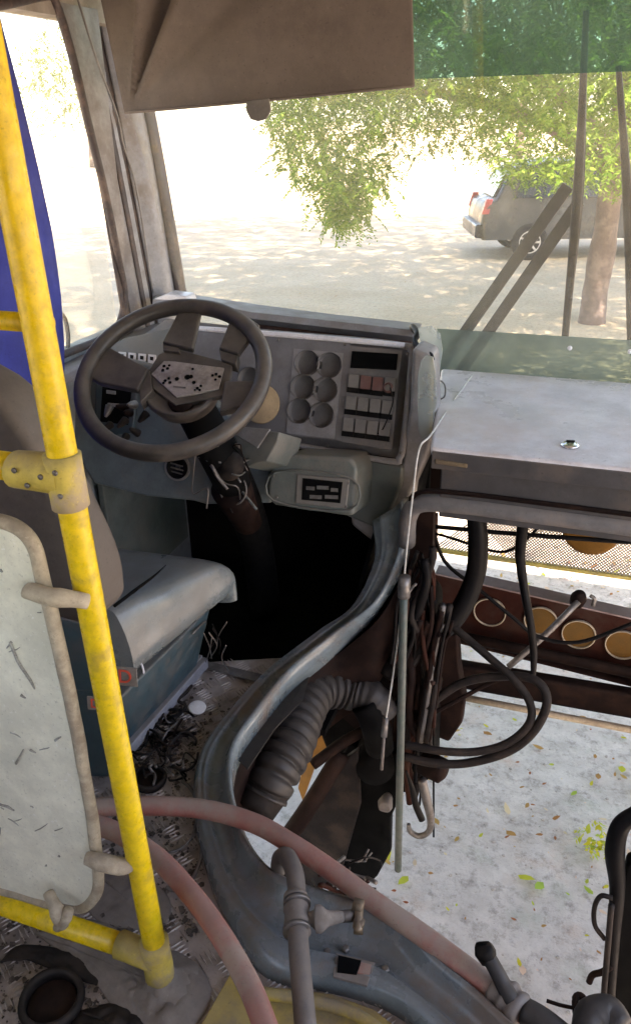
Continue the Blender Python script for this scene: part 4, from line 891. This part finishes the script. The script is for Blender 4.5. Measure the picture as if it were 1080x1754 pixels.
# ================================================================ HOSES IN FRONT
T_('hose', [P(150,1384,Z=.10),P(230,1380,Z=.10),P(340,1385,Z=.10),P(430,1408,Z=.10),P(500,1446,Z=.10),P(570,1493,Z=.09),P(640,1545,Z=.08),P(720,1600,Z=.07),P(790,1652,Z=.06),P(850,1698,Z=.05),P(905,1740,Z=.04),P(1000,1810,Z=.02)], [.0185]*12, M['pink'], 'long dusty red rubber hose crossing the engine opening frame towards the right', 'hose', 'red rubber hoses', seg=18)
T_('hose', [P(150,1408,Z=.16),P(205,1428,Z=.16),P(270,1470,Z=.16),P(330,1535,Z=.16),P(380,1605,Z=.16),P(425,1685,Z=.16),P(455,1760,Z=.16),P(480,1840,Z=.16)], [.0175]*8, M['pink'], 'dusty red rubber hose curving down past the foot of the yellow pole', 'hose', 'red rubber hoses', seg=18)
gh = thing('valve_hose', 'grey hose with a clamped tee valve rising over the opening frame', 'hose', tuple(P(525,1750,Z=.1)))
b = MB(); b.tube([P(476,1490,Z=.05),P(480,1470,Z=.09),P(492,1468,Z=.11),P(504,1495,Z=.12),P(508,1530,Z=.12),P(510,1600,Z=.13),P(516,1680,Z=.13),P(524,1770,Z=.13)], [.0145,.0155,.016,.016,.016,.0165,.0165,.0165], 18, 6); build('hose_body', b, M['ghose'], gh, smooth=True)
b = MB(); b.tube([P(506,1535,Z=.125), P(509,1598,Z=.128)], .0205, 18, 8, rf=lambda a: 1+.07*math.sin(a*2*math.pi/.022)); tee = build('tee_fitting', b, M['rag'], gh, smooth=True)
for y in (1548, 1594):
    b = MB(); b.tube([P(508,y-4,Z=.128), P(508.5,y+4,Z=.128)], .0228, 20, 2); build('clamp_band', b, M['steel'], tee, smooth='auto')
b = MB(); b.tube([P(515,1572,Z=.125), P(535,1574,Z=.125), P(541,1574,Z=.125), P(548,1574,Z=.125), P(560,1573,Z=.12), P(585,1570,Z=.11)], [.010,.012,.022,.022,.013,.009], 16, 4); build('valve_body', b, M['rag'], gh, smooth='auto')
b = MB(); b.tube([P(580,1570,Z=.11), P(612,1568,Z=.10)], .010, 12, 2); build('valve_stem', b, M['steel'], gh, smooth=True)
b = MB()
b.tube([P(613,1545,Z=.11), P(614,1572,Z=.11), P(613,1600,Z=.10)], [.009,.007,.008], 10, 3); b.lathe([(.012,-.008),(.012,.008),(.0001,.009)], P(613,1552,Z=.115), (1,0,0), 6); b.lathe([(.010,-.008),(.010,.008),(.0001,.009)], P(614,1582,Z=.105), (1,0,0), 6)
build('valve_handle', b, M['brass'], gh, smooth='auto')
# recess in frame with red label
b = MB(); b.prism([P(x, y, Z=.045) for x, y in [(575,1632),(642,1648),(628,1688),(570,1672)]], (0,0,-.006)); nt_ = thing('access_plate', 'small dark access slot with a faded red mark in the opening frame', 'access slot', tuple(P(600,1660,Z=.03)))
build('plate_surface', b, M['rag'], nt_, bevel=.001)
b = MB(); b.prism([P(x, y, Z=.048) for x, y in [(579,1636),(618,1645),(610,1668),(577,1664)]], (0,0,-.003)); build('slot', b, M['void'], nt_)
b = MB(); b.prism([P(x, y, Z=.0485) for x, y in [(618,1648),(636,1652),(632,1668),(612,1666)]], (0,0,-.003)); build('red_mark', b, M['pink'], nt_)
# yellow step edge below the frame
b = MB(); b.prism([P(x, y, Z=.012) for x, y in [(395,1665),(430,1690),(500,1692),(570,1702),(640,1728),(700,1775),(650,1830),(300,1830)]], (0,0,-.01)); tag(build('step_edge', b, M['yelold'], bevel=.003), 'worn yellow painted step edge in front of the engine opening frame', 'step edge')
b = MB(); b.tube([P(440,1700,Z=.03), P(520,1712,Z=.03), P(610,1738,Z=.03), P(680,1790,Z=.03)], .010, 10, 4); tag(build('edge_moulding', b, M['yelold'], smooth=True), 'rounded yellow moulding lying along the worn step edge', 'moulding')
# fittings at the bottom right
uf = thing('hose_union', 'dusty union fitting joining the long red hose to grey pipes', 'fitting', tuple(P(870,1725,Z=0)))
b = MB(); b.tube([P(845,1692,Z=.05), P(868,1712,Z=.05), P(892,1736,Z=.05)], [.026,.028,.026], 18, 7, rf=lambda a: 1+.08*math.sin(a*2*math.pi/.02)); build('coupling', b, M['ghose'], uf, smooth=True)
b = MB(); b.tube([P(880,1722,Z=.06), P(862,1688,Z=.08), P(845,1655,Z=.10), P(832,1634,Z=.11)], [.014,.013,.012,.012], 12, 4); build('branch_pipe', b, M['duct'], uf, smooth=True)
b = MB(); b.lathe([(.012,-.012),(.018,0),(.013,.010),(.0001,.012)], P(830,1632,Z=.11), (-.3,.2,.9), 14); build('pipe_cap', b, M['black'], uf, smooth='auto', rough=.006, rs=60)
b = MB(); b.tube([P(895,1730,Z=.05), P(930,1750,Z=.05), P(980,1790,Z=.04)], .020, 14, 4); build('pipe', b, M['duct'], uf, smooth=True)
T_('hose', [P(790,1688,Z=.0),P(820,1702,Z=.0),P(850,1712,Z=.0)], .010, M['black'], 'short black hose tucked under the union fitting', 'hose')
b = MB(); b.tube([P(1000,1768,Z=.06), P(1012,1742,Z=.06), P(1040,1735,Z=.06), P(1064,1760,Z=.06)], [.02,.026,.026,.02], 16, 5); tag(build('pipe_elbow', b, M['duct'], smooth=True), 'grey rubber pipe elbow at the bottom right of the opening', 'pipe')
b = MB(); b.tube([P(985,1710,Z=.05), P(996,1708,Z=.05), P(1005,1730,Z=.05), P(1000,1765,Z=.05), P(988,1745,Z=.05)], .006, 8, 4, closed=True); tag(build('metal_loop', b, M['rustd'], smooth=True), 'small dark metal loop beside the grey pipe elbow', 'loop')
T_('wire', [P(935,1714,Z=.05),P(960,1722,Z=.05),P(990,1728,Z=.05)], .003, M['rustd'], 'short stiff dark wire pointing at the small metal loop', 'wire')
# right edge harness
RG = 'black lines at the right edge of the opening'
T_('harness', [P(1095,1390,Y=1.15),P(1062,1415,Y=1.14),P(1052,1460,Y=1.13),P(1056,1520,Y=1.12),P(1050,1600,Y=1.1),P(1042,1700,Y=1.08),P(1040,1780,Y=1.06)], [.014,.016,.018,.014,.012,.012,.012], M['black'], 'thick black wire harness bending down along the right side of the opening', 'harness', RG)
T_('harness', [P(1048,1538,Y=1.1),P(1028,1535,Y=1.1),P(1017,1555,Y=1.1),P(1018,1585,Y=1.1),P(1034,1608,Y=1.1)], .0045, M['blackd'], 'thin black loop sticking out left from the thick harness', 'harness', RG)
T_('harness', [P(1046,1550,Y=1.08),P(1040,1620,Y=1.07),P(1034,1690,Y=1.06),P(1030,1740,Y=1.05)], .0055, M['blackd'], 'thin black line running down left of the thick harness', 'harness', RG)
T_('bracket_arm', [P(1046,1655,Y=1.08),P(1030,1665,Y=1.08),P(1014,1670,Y=1.08),P(1008,1682,Y=1.08)], .006, M['rustd'], 'small bent metal arm pointing left from the black harness', 'arm')
b = MB(); b.prism([P(x, y, Y=1.14) for x, y in [(1056,1550),(1072,1480),(1200,1450),(1200,1780),(1044,1780),(1050,1700)]], (0,.03,0)); tag(build('bay_side_panel', b, M['void'], bevel=.006), 'black upright panel behind the thick harness at the right', 'panel')

# ================================================================ CLUTTER ON THE FLOOR
def ringo(x, y, z, r, h, m, lab, name='rubber_ring'):
    c = P(x, y, Z=z); b = MB(); b.lathe([(r,-h),(r*1.06,-h*.3),(r,h*.3),(r*.86,h*.35),(r*.80,0),(r*.78,-h)], V(c.x, c.y, h+.003), (.06,.0,1), 34, close=True)
    t = thing(name, lab, 'rubber ring', (c.x, c.y, 0), 'rings and cups on the floor'); build('ring_wall', b, m, t, smooth=True, rough=.002)
    b = MB(); b.lathe([(r*.8,0),(r*.78,.004),(.0001,.005)], V(c.x, c.y, .004), (0,0,1), 24); build('inner_disc', b, M['rustd'], t, smooth='auto')
ringo(86,1702,.03,.050,.016,M['blackd'],'larger black rubber ring on the dusty floor left of the pole foot')
ringo(254,1322,.03,.036,.012,M['blackd'],'smaller black rubber ring among wires beside the seat pedestal')
c = P(338,1213,Z=.012); b = MB(); b.lathe([(.021,0),(.022,.003),(.020,.006),(.0001,.0065)], c, (.15,-.1,1), 26); tag(build('white_cap', b, M['white'], smooth='auto'), 'round white plastic cap lying on the tread plate beside the seat', 'cap')
CG = 'loose wires on the floor'
def loopw(x, y, rx, ry, z, r, m, lab, a0=0, a1=6.0, k=14):
    pts = [P(x+rx*math.cos(a0+(a1-a0)*i/k), y+ry*math.sin(a0+(a1-a0)*i/k), Z=z+.004*math.sin(i*1.3)) for i in range(k+1)]
    b = MB(); b.tube(pts, r, 8, 4); tag(build('loose_wire', b, m, smooth=True), lab, 'wire', CG)
loopw(300,1430,48,95,.012,.004,M['ghose'],'grey cable looping from behind the upper red hose over the tread plate', -1.3, 1.9)
loopw(285,1400,52,60,.01,.003,M['steel'],'thin pale cable arc just below the upper red hose', -.6, 2.0)
loopw(270,1200,26,16,.02,.0028,M['black'],'small black wire loop against the slide rail', 0, 5.6)
loopw(300,1235,34,20,.025,.0028,M['black'],'black wire loop just left of the white cap', .5, 5.9)
loopw(245,1270,30,22,.03,.003,M['black'],'black wire loop above the smaller rubber ring', 1.0, 6.6)
loopw(315,1290,24,30,.02,.003,M['blackd'],'dusty wire loop between the smaller ring and the opening frame', 0, 5.0)
loopw(290,1180,20,12,.02,.003,M['ghose'],'grey wire loop closest to the seat cushion', 2, 7)
wt = thing('wire_tangle', 'tangle of black wires on the floor between the seat pedestal and the opening frame', 'wires', tuple(P(285,1250,Z=0)))
rw = random.Random(19)
for i in range(26):
    x, y = rw.uniform(228, 300), rw.uniform(1215, 1340); pts = []
    for k in range(5):
        pts.append(P(x, y, Z=.006+rw.random()*.03)); x += rw.uniform(-14, 26); y += rw.uniform(-26, 16)
        x = min(x, 335)
    b = MB(); b.tube(pts, rw.choice([.0018,.0022,.003,.0042]), 7, 5); build('wire', b, rw.choice([M['black'], M['black'], M['blackd'], M['rustd'], M['ghose']]), wt, smooth=True)
for i in range(7):
    x, y = rw.uniform(330, 392), rw.uniform(1060, 1110); b = MB(); b.tube([P(x, y, Z=.22), P(x+rw.uniform(-14,14), y+22, Z=.12), P(x+rw.uniform(-30,22), y+44, Z=.03)], .0016, 6, 5); build('wire', b, rw.choice([M['black'], M['steel'], M['ghose']]), wt, smooth=True)
# scattered grit and scraps: uncountable
b = MB(); rg = random.Random(11)
def shard(c, s):
    n_ = rg.randint(4, 6); a0 = rg.random()*6
    pts = [c+V(math.cos(a0+6.283*i/n_)*s*rg.uniform(.5,1.2), math.sin(a0+6.283*i/n_)*s*rg.uniform(.5,1.2), rg.uniform(0,.3)*s) for i in range(n_)]
    b.prism(pts, (0,0,rg.uniform(.15,.5)*s))
for i in range(2600):
    k = rg.random()
    if k < .5: x, y = rg.gauss(270, 50), rg.gauss(1260, 55)
    elif k < .8: x, y = rg.uniform(-40, 330), rg.uniform(1570, 1800)
    else: x, y = rg.uniform(160, 350), rg.uniform(1380, 1600)
    c = P(x, y, Z=.001)
    if c.x < -1.25 or not inpoly(c.x, c.y, fl) or c.y > 1.5: continue
    shard(c, rg.choice([.0015,.002,.003,.003,.006]) )
tag(build('floor_grit', b, M['grit']), 'dark grit and dirt scattered over the tread plate floor', 'grit', kind='stuff')
# crumpled rag near pole foot
def rag(pxs, z, name, m, lab, cat, amp=.014, seed=0, Np=16):
    b = MB(); cx = sum(p[0] for p in pxs)/len(pxs); cy = sum(p[1] for p in pxs)/len(pxs); rows = []
    out = crom([V(*p, 0) for p in pxs]+[V(*pxs[0], 0)], 5)
    for i in range(Np+1):
        t = i/Np; row = []
        for p in out:
            q = P(cx+(p.x-cx)*t, cy+(p.y-cy)*t, Z=z); h = noise.noise(q*28+V(seed,0,0))*amp+noise.noise(q*70)*amp*.4
            row.append(V(q.x, q.y, z+abs(h)*(1-t**6)+.002+amp*.6*(1-t*t)))
        rows.append(row)
    b.grid(rows); return tag(build(name, b, m, smooth=True, solid=.0015), lab, cat)
rag([(60,1600),(140,1575),(220,1600),(300,1660),(345,1660),(360,1720),(300,1790),(240,1760),(200,1735),(150,1670)], .0, 'floor_rag', M['rag'], 'crumpled dusty grey rag around the foot of the yellow pole', 'rag')
rag([(150,1490),(240,1500),(290,1540),(280,1590),(200,1590),(150,1560)], .0, 'dusty_mat', M['rag'], 'flat dusty scrap of matting between the partition board and the red hose', 'mat', .006, 5)
rag([(130,1735),(200,1720),(250,1750),(260,1800),(120,1800)], .0, 'black_cloth', M['blackd'], 'dark cloth scrap between the rubber ring and the pole foot', 'cloth', .012, 9)
rag([(0,1650),(40,1620),(150,1640),(170,1690),(30,1640)], .0, 'cloth_scrap', M['blackd'], 'dark cloth scrap behind the larger rubber ring', 'cloth', .008, 12)

# ================================================================ OUTSIDE
# parked car
car = thing('parked_car', 'dark grey hatchback parked under the tree behind the trunk', 'car', tuple(P(893,446,Z=GZ)))
cw = P(903,446,Z=GZ); cdir = V(math.cos(R(18)), math.sin(R(18)), 0); cn = V(-cdir.y, cdir.x, 0)
def CP(s, h, t): return V(cw.x, cw.y, GZ)+cdir*s+cn*t+V(0,0,h)
prof_ = [(-.82,.35),(-.86,.60),(-.80,.92),(-.62,1.02),(-.42,1.40),(-.1,1.55),(.7,1.60),(1.5,1.52),(2.25,1.02),(3.0,.92),(3.25,.70),(3.28,.35)]
rows = []
for t, ins in ((0.0,.06),(.08,0),(.85,-.0),(1.62,0),(1.70,.06)):
    rows.append([CP(s+(ins if s < 1 else -ins)*.5, h-(ins*.5 if h > .5 else 0), t+(.12*max(0,(h-1.0))*(1 if t < .8 else -1))) for s, h in crom([V(a, c_, 0) for a, c_ in prof_], 3) for _ in [0]] if False else [CP(q.x+(ins if q.x < 1 else -ins)*.5, q.y-(ins*.5 if q.y > .5 else 0), t+(.16*max(0, q.y-.95)*(1 if t < .8 else -1))) for q in crom([V(a, c_, 0) for a, c_ in prof_], 3)])
b = MB(); b.grid(rows); n0 = len(rows[0]); b.f += [tuple(range(n0)), tuple(range(4*n0, 5*n0))]
cb_ = build('body', b, M['carp'], car, smooth='auto')
def carplate(pts, t, m, name, par, th=.02): bb = MB(); bb.prism([CP(s, h, t+.16*max(0, h-.95)) for s, h in pts], -cn*th); return build(name, bb, m, par, bevel=.004)
carplate([(-.30,1.03),(-.22,1.36),(.05,1.46),(.55,1.48),(.55,1.03)], -.005, M['carg'], 'side_window', car)
carplate([(.62,1.03),(.62,1.48),(1.2,1.46),(1.45,1.40),(1.95,1.03)], -.005, M['carg'], 'side_window', car)
bb = MB(); bb.hexa([CP(-.66,1.05,.2),CP(-.66,1.05,1.5),CP(-.60,1.05,1.5),CP(-.60,1.05,.2),CP(-.47,1.40,.28),CP(-.47,1.40,1.42),CP(-.41,1.40,1.42),CP(-.41,1.40,.28)]); build('rear_window', bb, M['carg'], car)
for t in (.0, 1.55):
    bb = MB(); bb.hexa([CP(-.865,.78,t-.01),CP(-.865,.78,t+.12),CP(-.74,.78,t+.12),CP(-.74,.78,t-.01),CP(-.79,1.02,t+.02),CP(-.79,1.02,t+.12),CP(-.68,1.02,t+.12),CP(-.68,1.02,t+.02)]); build('tail_light', bb, M['tail'], car, bevel=.01)
bb = MB(); bb.hexa([CP(-.95,.38,.05),CP(-.95,.38,1.65),CP(-.75,.38,1.68),CP(-.75,.38,.0),CP(-.95,.60,.05),CP(-.95,.60,1.65),CP(-.75,.62,1.68),CP(-.75,.62,.0)]); build('bumper', bb, M['carp'], car, bevel=.03, seg=3)
for s in (0, 2.5):
    for t in (-.03, 1.55):
        c = CP(s, .31, t); bb = MB(); bb.lathe([(.19,0),(.27,-.01),(.31,.03),(.31,.16),(.27,.19),(.19,.18)], c, cn, 28, close=True); wo = build('wheel', bb, M['tyre'], car, smooth=True)
        bb = MB(); bb.lathe([(.20,.0),(.20,.02),(.175,.02),(.175,.0)], c, cn, 28, close=True); bb.lathe([(.05,-.005),(.05,.03),(.0001,.03)], c, cn, 12)
        for k in range(7):
            a = 2*math.pi*k/7; dd = cdir*math.cos(a)+V(0,0,1)*math.sin(a); bb.bar(c+dd*.03+cn*.005, c+dd*.19+cn*.005, .035, .015, cn)
        build('rim', bb, M['alu'], wo)
        bb = MB(); bb.lathe([(.19,.03),(.0001,.035)], c, cn, 24); build('hub_shadow_disc', bb, M['tyre'], wo)
# trees
def leaves(name, centres, m, parent, size=.03, seed=1, twig=12):
    rr = random.Random(seed); vs, fs = [], []
    for c in centres:
        d = V(rr.uniform(-1,1), rr.uniform(-1,1), rr.uniform(-.9,.25)).normalized(); L_ = size*twig*.55*rr.uniform(.6,1.2)
        sd_ = d.cross(V(0,0,1)); sd_ = sd_.normalized() if sd_.length > .1 else V(1,0,0); p = Vector(c)
        for k in range(twig):
            t = k/twig; d2 = (d+V(0,0,-.9)*t).normalized(); p = p+d2*L_/twig
            for sg in (-1, 1):
                ld = (sd_*sg+d2*.7+V(rr.uniform(-.3,.3), rr.uniform(-.3,.3), rr.uniform(-.5,.1))).normalized(); ln_ = size*rr.uniform(.7,1.4)*(1.1-t*.4)
                wd = ld.cross(V(rr.uniform(-1,1), rr.uniform(-1,1), 1)).normalized()*ln_*.22
                n_ = len(vs); vs += [p, p+ld*ln_*.45+wd, p+ld*ln_, p+ld*ln_*.45-wd]; fs.append((n_, n_+1, n_+2, n_+3))
    b = MB(); b.v = vs; b.f = fs; off = Vector(parent['_b'])
    me = bpy.data.meshes.new(name); me.from_pydata([tuple(v-off) for v in vs], [], fs); me.materials.append(m)
    o = bpy.data.objects.new(name, me); sc.collection.objects.link(o); o.parent = parent; return o
tb = P(1012,552,Z=GZ)
tr = thing('shade_tree', 'spreading tree with pale trunk and fine drooping foliage in front of the bus', 'tree', tuple(tb))
b = MB(); b.tube([tb+V(0,0,-.1), tb+V(.0,0,.25), tb+V(.02,.0,1.2), tb+V(.05,0,2.2), tb+V(.0,-.1,3.3)], [.20,.15,.135,.13,.12], 16, 6); build('trunk', b, M['bark'], tr, smooth=True, rough=.03, rs=4)
rb = random.Random(5)
for (dx, dy, dz, h0) in ((-2.6,-1.5,1.4,1.9),(2.4,-1.2,1.5,2.1),(-1.0,2.2,1.7,2.3),(1.2,1.8,1.5,2.4),(-.6,-4.2,1.6,2.8),(-3.2,.8,.9,1.7),(.8,-2.6,2.2,3.0)):
    s0 = tb+V(.03,0,h0); b = MB(); e_ = s0+V(dx,dy,dz)
    b.tube([s0, lerp(s0, e_, .35)+V(rb.uniform(-.2,.2),0,.25), lerp(s0, e_, .7)+V(0,rb.uniform(-.2,.2),.25), e_], [.10,.07,.05,.02], 10, 5); build('limb', b, M['bark'], tr, smooth=True)
cen = []
rr = random.Random(21)
lowy = [(440,150),(470,260),(500,330),(545,345),(585,400),(620,350),(650,360),(680,300),(740,275),(790,265),(830,300),(880,330),(960,330),(1080,330),(1200,340),(1500,340)]
def lowlim(x):
    for (a, ya), (c_, yc) in zip(lowy, lowy[1:]):
        if a <= x <= c_: return ya+(yc-ya)*(x-a)/(c_-a)
    return 0
for i in range(25000):
    x = rr.uniform(445, 1400); yl = lowlim(x); y = -420+(yl+420)*rr.random()**.75
    D = rr.uniform(4.6, 11.5)
    if y > yl-90 and rr.random() < .45: continue
    p = P(x, y, D=D)
    nn_ = noise.noise(p*1.1)
    if nn_ < -.12 - max(0, (yl-y)/400)*.5: continue
    cen.append(p+V(0,0,.10))
for i in range(260):   # drooping sprays
    x = rr.gauss(592, 26); y = rr.uniform(290, 385) - abs(x-592)*.6; cen.append(P(x, y, D=rr.uniform(5.5,6.6)))
for i in range(5200):  # canopy carried over the bus
    a = rr.random()*6.283; q = math.sqrt(rr.random())*6.5; p = V(tb.x-1.0, 4.0, 5.0)+V(math.cos(a)*q*1.0, math.sin(a)*q*1.05, rr.gauss(0,.7))
    if noise.noise(p*.8) < -.25 : continue
    cen.append(p)
leaves('crown', cen, M['leaf'], tr, .036, 3, 11)
def shade_crown(trunk, centre, rx, ry, h, n_, seed, lab):  # out-of-view tree added to cast dappled shade on the yard
    t = thing('shade_tree', lab, 'tree', (*trunk, GZ), 'unseen trees added to shade the yard'); b = MB(); T0 = V(*trunk, GZ); C0 = V(*centre, GZ+h)
    b.tube([T0, T0+V(0,0,h*.4), lerp(T0+V(0,0,h*.5), C0, .3), lerp(T0+V(0,0,h*.7), C0, .8)], [.3,.24,.18,.08], 12, 5); build('trunk', b, M['bark'], t, smooth=True)
    q = random.Random(seed); cs = []
    while len(cs) < n_:
        a = q.random()*6.283; k = math.sqrt(q.random()); p = C0+V(math.cos(a)*k*rx, math.sin(a)*k*ry, q.gauss(0,.5))
        if noise.noise(p*.5) > -.5: cs.append(p)
    leaves('crown', cs, M['leaf'], t, .13, seed, 9)
shade_crown((9, 4), (.5, 8.2), 10, 6.5, 13.5, 9000, 41, 'unseen tall broad tree right of the bus, added so its crown shades the yard beyond it')
shade_crown((-15, -3), (-5, .5), 8, 6.5, 13.5, 7000, 42, 'unseen tall broad tree left of the bus, added so its crown shades the yard at the side window')
# far pale tree seen through the side window
def simple_tree(x, y, h, r, seed, lab, name='far_tree', n_=900, sz=.16):
    t = thing(name, lab, 'tree', (x, y, GZ), 'trees across the field'); b = MB(); b.tube([V(x,y,GZ), V(x+.1,y,GZ+h*.3), V(x,y,GZ+h*.6)], [.3,.24,.12], 10, 4); build('trunk', b, M['bark'], t, smooth=True)
    q = random.Random(seed); cs = []
    blobs = [(q.uniform(-.6,.6)*r, q.uniform(-.6,.6)*r, h*.62+q.uniform(-.25,.4)*r, q.uniform(.4,.65)*r) for _ in range(7)]
    for _ in range(n_):
        bx, by, bz, br_ = q.choice(blobs); d = V(q.gauss(0,1), q.gauss(0,1), q.gauss(0,1)).normalized()*br_*q.random()**.4; cs.append(V(x+bx, y+by, GZ+bz)+d)
    leaves('crown', cs, M['farleaf'], t, sz, seed, 6)
simple_tree(-42, 38, 9, 5, 31, 'hazy far tree seen through the side window beyond the curtain')
simple_tree(-30, 45, 7, 4, 32, 'pale far tree across the field left of the windshield pillar')
simple_tree(-6, 52, 7, 5, 33, 'far tree across the field behind the parked car')
simple_tree(6, 40, 8, 5, 34, 'far tree across the field behind the shade tree trunk')
# fallen leaves on the ground: uncountable litter in two tones
def litter(name, m, n_, seed, lab, s0=.02):
    q = random.Random(seed); vs, fs = [], []
    for i in range(n_):
        if q.random() < .75: x, y = q.uniform(-1.0,1.2), q.uniform(1.2,4.6)
        else: x, y = q.uniform(-5,4), q.uniform(4,14)
        c = V(x, y, GZ+.012); s = s0*q.choice([.3,.3,.5,.5,.8,1.2]); a = q.random()*6.283; d = V(math.cos(a), math.sin(a), q.uniform(-.2,.3))*s; e = V(-math.sin(a), math.cos(a), q.uniform(-.2,.3))*s*.45
        k = len(vs); u = V(0,0,s*q.uniform(.1,.5)); vs += [c-d, c-d*.4+e, c+d*.3+e*.9+u*.5, c+d+u, c+d*.25-e*.8+u*.5, c-d*.5-e]; fs.append((k,k+1,k+2,k+3,k+4,k+5))
    me = bpy.data.meshes.new(name); me.from_pydata([tuple(v) for v in vs], [], fs); me.materials.append(m); o = bpy.data.objects.new(name, me); sc.collection.objects.link(o)
    tag(o, lab, 'leaf litter', kind='stuff')
litter('brown_leaf_litter', M['litter'], 600, 1, 'brown and reddish fallen leaves scattered on the dusty ground')
litter('pale_leaf_litter', M['litterp'], 380, 6, 'pale pink and straw-coloured leaf scraps scattered on the dusty ground', .02)
litter('yellow_leaf_litter', M['littery'], 240, 2, 'yellow and green fallen leaves scattered on the dusty ground', .026)
# small weed and pebbles
q = random.Random(8); b = MB()
for i in range(900):
    x, y = q.uniform(-1.0,1.2), q.uniform(1.1,4.2); s = q.choice([.002,.003,.004,.007]); c = V(x, y, GZ+s*.3)
    b.lathe([(s*.6,-s*.5),(s,0),(s*.6,s*.5)], c, (q.uniform(-.4,.4), q.uniform(-.4,.4), 1), 5)
tag(build('pebbles', b, M['pebble']), 'small pebbles scattered on the ground under the bus front', 'pebbles', kind='stuff')
wd = thing('weed', 'small green and yellow weed growing from the dusty ground', 'plant', tuple(P(1018,1460,Z=GZ)))
leaves('foliage', [P(1018,1458,Z=GZ)+V(q.gauss(0,.03), q.gauss(0,.03), .05+q.random()*.04) for _ in range(14)], M['littery'], wd, .022, 4, 5)

for o in list(sc.objects):
    if '_b' in o.keys(): del o['_b']
